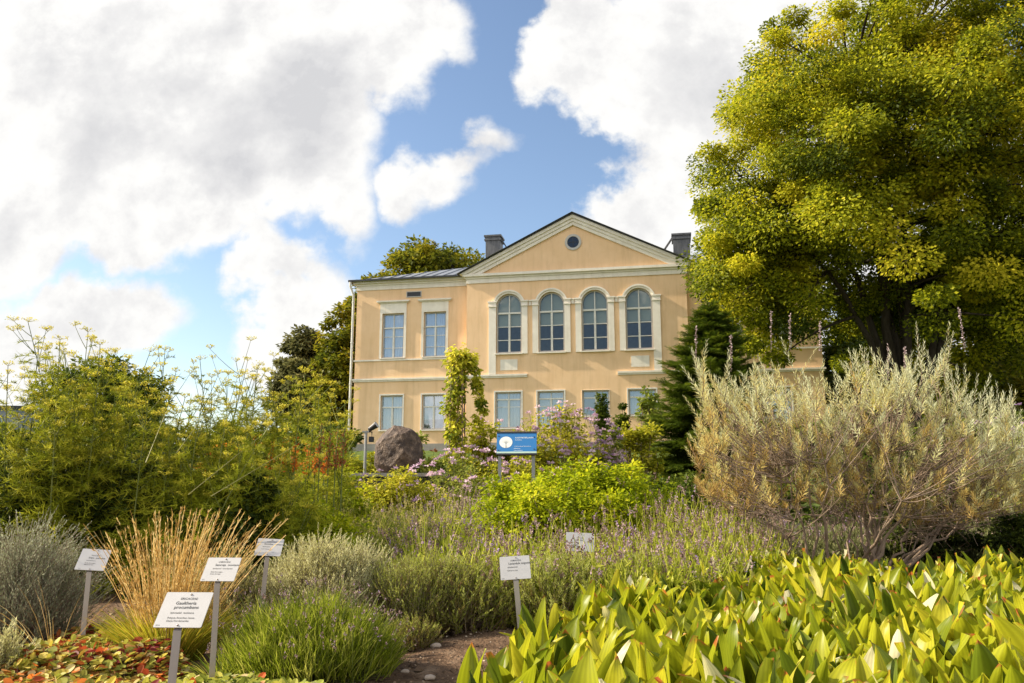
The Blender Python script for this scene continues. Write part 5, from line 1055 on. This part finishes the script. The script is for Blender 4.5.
def plant_label(label, px, py, Y, w, h, tilt, yaw, roll, foot, lines, m=platem, topY=None):
    """px, py: middle of the plate's lower edge; foot: picture point of the post lower down"""
    lo = at(px, py, Y); f = at(foot[0], foot[1], Y - .01); gr = float(gz(lo[0], Y)); d = (lo - f); d = d / d[2]; base = lo - d * (lo[2] - gr)
    e = empty('plant_label', base, 0, label, 'plant label', 'white plant labels on steel posts')
    top = Vector(lo - base); M = Matrix.Translation(top) @ Matrix.Rotation(yaw, 4, 'Z') @ Matrix.Rotation(R_(90) - tilt, 4, 'X') @ Matrix.Rotation(roll, 4, 'Z')
    mb = MB(); t = .003
    rr = .004; v = []; pts = []
    for cx, cy, a0 in ((w / 2 - rr, rr, -90), (w / 2 - rr, h - rr, 0), (-w / 2 + rr, h - rr, 90), (-w / 2 + rr, rr, 180)):
        for k in range(4): a = R_(a0 + 30 * k); pts.append((cx + rr * math.cos(a), cy + rr * math.sin(a)))
    n = len(pts); v = [(x, y, 0) for x, y in pts] + [(x, y, t) for x, y in pts]; mb.add(v, [(i, (i + 1) % n, n + (i + 1) % n, n + i) for i in range(n)]); k0 = 0
    mb.f.append(np.array([(n, n + i, n + i + 1) for i in range(1, n - 1)])); mb.m.append(np.zeros(n - 2, int)); mb.f.append(np.array([(0, i + 1, i) for i in range(1, n - 1)])); mb.m.append(np.zeros(n - 2, int))
    p = mb.build('plate', m, e); p.matrix_local = M
    tx = text_mesh('lettering', lines, p, inkm, Matrix.Translation((0, 0, t + .0006)))
    mb = MB()
    for (x, y) in ((.006, h - .008), (.0, .007)):
        th = np.linspace(0, 2 * math.pi, 11)[:-1]; vv = [(x + .0035 * math.cos(a), y + .0035 * math.sin(a), t) for a in th] + [(x + .002 * math.cos(a), y + .002 * math.sin(a), t + .003) for a in th] + [(x, y, t + .0036)]
        mb.add(vv, [(i, (i + 1) % 10, 10 + (i + 1) % 10, 10 + i) for i in range(10)]); o_ = mb.n - 21; mb.f.append(np.array([(o_ + 10 + i, o_ + 10 + (i + 1) % 10, o_ + 20) for i in range(10)])); mb.m.append(np.zeros(10, int))
    mb.build('screw', capm, p)
    # flat-bar post, bent back under the plate
    pw, pt = w * .085, .003; mb = MB(); Q = M.to_3x3(); nb = Q @ Vector((0, 0, -1)); upv = Q @ Vector((0, 1, 0)); s = Q @ Vector((1, 0, 0)); s = Vector((s.x, s.y, s.z)).normalized()
    a = Vector((0, 0, -.06)); b_ = top - Vector((0, 0, .006)) + nb * .004; c = top + upv * h * .8 + nb * .004
    fwd = Vector((0, 1, 0)) * pt
    V = []
    for q, off in ((a, fwd), (b_, fwd), (c, nb * pt)): V += [q - s * pw, q + s * pw, q + s * pw + off, q - s * pw + off]
    V = [tuple(x) for x in V]; F = []
    for k in range(2):
        for j in range(4): F.append((4 * k + j, 4 * k + (j + 1) % 4, 4 * k + 4 + (j + 1) % 4, 4 * k + 4 + j))
    F += [(0, 3, 2, 1), (8, 9, 10, 11)]; mb.add(V, F); mb.build('post', steel, e)
    return e
def L5(w, h, fam, gen, more, low):
    x = -w * .22; r = []
    r.append((fam, x + .01, h * .78, h * .085, 'LEFT')); k = h * .64
    for g_ in gen: r.append((g_, x, k, h * .125, 'LEFT')); k -= h * .12
    r.append((more, x - .005, k - h * .02, h * .075, 'LEFT')); k -= h * .16
    for l in low: r.append((l, x - .008, k, h * .07, 'LEFT')); k -= h * .085
    r.append(('2014', -w * .46, h * .04, h * .05, 'LEFT')); return r
plant_label('nearest and largest white label, in the red and yellow ground cover at the bottom left', 177, 628, 2.42, .142, .118, R_(42), R_(-2), 0, (171, 683), L5(.142, .118, 'ERICACEAE', ['Gaultheria', 'procumbens'], 'lamosalali  tuoksuva', ['Pohjois-Amerikan itaosa', 'Ostra Nordamerika']))
plant_label('white label on a bronze post before the straw grass, second nearest', 217, 581.5, 3.3, .138, .11, R_(40), R_(-3), R_(0), (213, 655), L5(.138, .11, 'LAMIACEAE', ['Satureja  montana'], 'talvikynteli  vinterkyndel', ['Etela-Eurooppa', 'Sodra Europa']))
plant_label('leftmost white label, turned and leaning before the left silver bush', 89, 570.5, 4.25, .142, .135, R_(44), R_(16), R_(-6), (84, 620), L5(.118, .115, 'POACEAE', ['Stipa  pennata'], 'hoyhenheina', ['Keski-Eurooppa', 'Mellaneuropa']))
plant_label('shaded label at the left end of the pale grey cushion, behind the other left labels', 267, 556, 4.15, .132, .10, R_(38), R_(6), R_(-4), (262, 600), L5(.132, .10, 'ASTERACEAE', ['Santolina  rosmarinifolia'], 'sypressiyrtti', ['Lansi-Valimeri']))
plant_label('white label leaning right between the lavender and the broad-leaved bed', 516, 579.5, 3.75, .138, .112, R_(30), R_(0), R_(4), (523, 650), L5(.138, .112, 'LAMIACEAE', ['Lavandula angustifolia'], 'tahkalaventeli', ['Valimeren maat']))
plant_label('white label nearly hidden among the lavender stalks behind the middle label', 580, 551.5, 5.5, .19, .13, R_(24), R_(0), R_(-3), (580, 600), L5(.168, .115, 'LAMIACEAE', ['Lavandula'], 'laventeli', ['Valimeri']))
def blue_sign():
    Y = 10.; a = at(497, 453.5, Y); b = at(536, 454.5, Y); w = .50; h = .29; c = (a + b) / 2; g = float(gz(c[0], Y)); e = empty('information_sign', (c[0], Y, g), 0, 'blue information board with a white round emblem on grey legs', 'sign'); z0 = c[2] - g
    bl = mat('sign_blue', (.012, .14, .36), .35, (.011, .13, .34), nscale=3, spec=.5); wh = mat('sign_white', (.75, .74, .68), .5); gn = mat('sign_pale_green', (.42, .55, .45), .5)
    M = Matrix.Translation((0, 0, z0)) @ Matrix.Rotation(R_(-2), 4, 'Y') @ Matrix.Rotation(R_(90 - 28), 4, 'X') @ Matrix(((1, .10, 0, 0), (0, 1, 0, 0), (0, 0, 1, 0), (0, 0, 0, 1)))
    mb = MB(); mb.box((-w / 2, 0, 0), (w / 2, h, .015)); p = mb.build('board', bl, e); p.matrix_local = M
    mb = MB(); mb.box((-w / 2 - .004, h + .001, -.004), (w / 2 + .004, h + .022, .022)); mb.box((-w / 2 - .004, -.02, -.004), (w / 2 + .004, -.001, .02)); mb.build('frame', blackm, p)
    mb = MB(); mb.box((-w / 2 + .001, .003, .0155), (w / 2 - .001, .026, .0165)); mb.build('strip', gn, p)
    mb = MB(); cx, cy, rr = -w * .27, h * .55, .082; pts = [(cx, cy, .0165)] + [(cx + rr * math.cos(k), cy + rr * math.sin(k), .0165) for k in np.linspace(0, 2 * math.pi, 33)[:-1]]; mb.add(pts, [(0, k, k % 32 + 1) for k in range(1, 33)]); em = mb.build('emblem', wh, p)
    rs = np.random.default_rng(5); mb = MB()
    def seg(x0, y0, x1, y1, t):
        d = nrm(np.array([x1 - x0, y1 - y0])); q = np.array([-d[1], d[0]]) * t / 2; mb.add([(x0 - q[0], y0 - q[1], .0175), (x0 + q[0], y0 + q[1], .0175), (x1 + q[0] * .5, y1 + q[1] * .5, .0175), (x1 - q[0] * .5, y1 - q[1] * .5, .0175)], [(0, 1, 2, 3)])
    seg(cx + .003, cy - rr, cx, cy - .01, .014)
    for k in range(9): an = R_(25 + k * 16); seg(cx, cy - .02, cx + .055 * math.cos(an), cy - .02 + .06 * math.sin(an), .004)
    mb.build('tree_drawing', mat('emblem_grey', (.33, .36, .34), .6), em)
    text_mesh('lettering', [('KASVITIETEELLINEN', -.02, h * .74, .026, 'LEFT'), ('PUUTARHA', -.02, h * .64, .016, 'LEFT'), ('Tervetuloa tutustumaan kokoelmiin', -.03, h * .33, .0145, 'LEFT'), ('Valkommen', -.035, h * .22, .017, 'LEFT'), ('Botaniska tradgarden', -.035, h * .13, .013, 'LEFT')], p, wh, Matrix.Translation((0, 0, .0165)))
    mb = MB()
    for x, y in ((w * .44, h * .8), (w * .44, h * .2), (-w * .45, h * .15), (-w * .45, h * .85)): tubes(mb, np.array([[(x, y, .0155), (x, y, .02)]]), .008, 0., sides=8); mb.add([(x + .008 * math.cos(k), y + .008 * math.sin(k), .0201) for k in np.linspace(0, 2 * math.pi, 9)[:-1]], [(0, i, i + 1) for i in range(1, 7)])
    mb.build('bolt', blackm, p)
    for s in (-1, 1):
        mb = MB(); x = s * w * .42; mb.box((x - .02, .02, -.1), (x + .02, .05, z0 + .02)); mb.build('leg', postm, e)
blue_sign()
# single autumn-coloured leaf clump in the carpet, fallen stones
def stones():
    r = np.random.default_rng(311)
    for i, (px, py, s, lab) in enumerate([(436, 648, .030, 'small pale stone on the bare soil right of the green cushion'), (430, 676, .026, 'pale pebble at the bottom edge of the bare soil'), (405, 672, .02, 'tiny pale pebble left of the bottom pebble')]):
        rr = ray(px, py); t = -CAM_H / rr[2]; p = np.array([0, 0, CAM_H]) + rr * t; bm = bmesh.new(); bmesh.ops.create_icosphere(bm, subdivisions=3, radius=1.)
        for v in bm.verts: k = 1 + .12 * math.sin(v.co.x * 4 + i) * math.cos(v.co.y * 5); v.co = Vector((v.co.x * s * k, v.co.y * s * .8 * k, v.co.z * s * .5 * k))
        me = bpy.data.meshes.new('stone'); bm.to_mesh(me); bm.free(); me.materials.append(mat('pale_stone', (.42, .34, .27), .9, (.3, .23, .18), nscale=30)); o = bpy.data.objects.new('stone', me); COL.objects.link(o); o.location = (p[0], p[1], float(gz(p[0], p[1])) + s * .3); tag(o, lab, 'stone', 'pale stones on the soil')
stones()
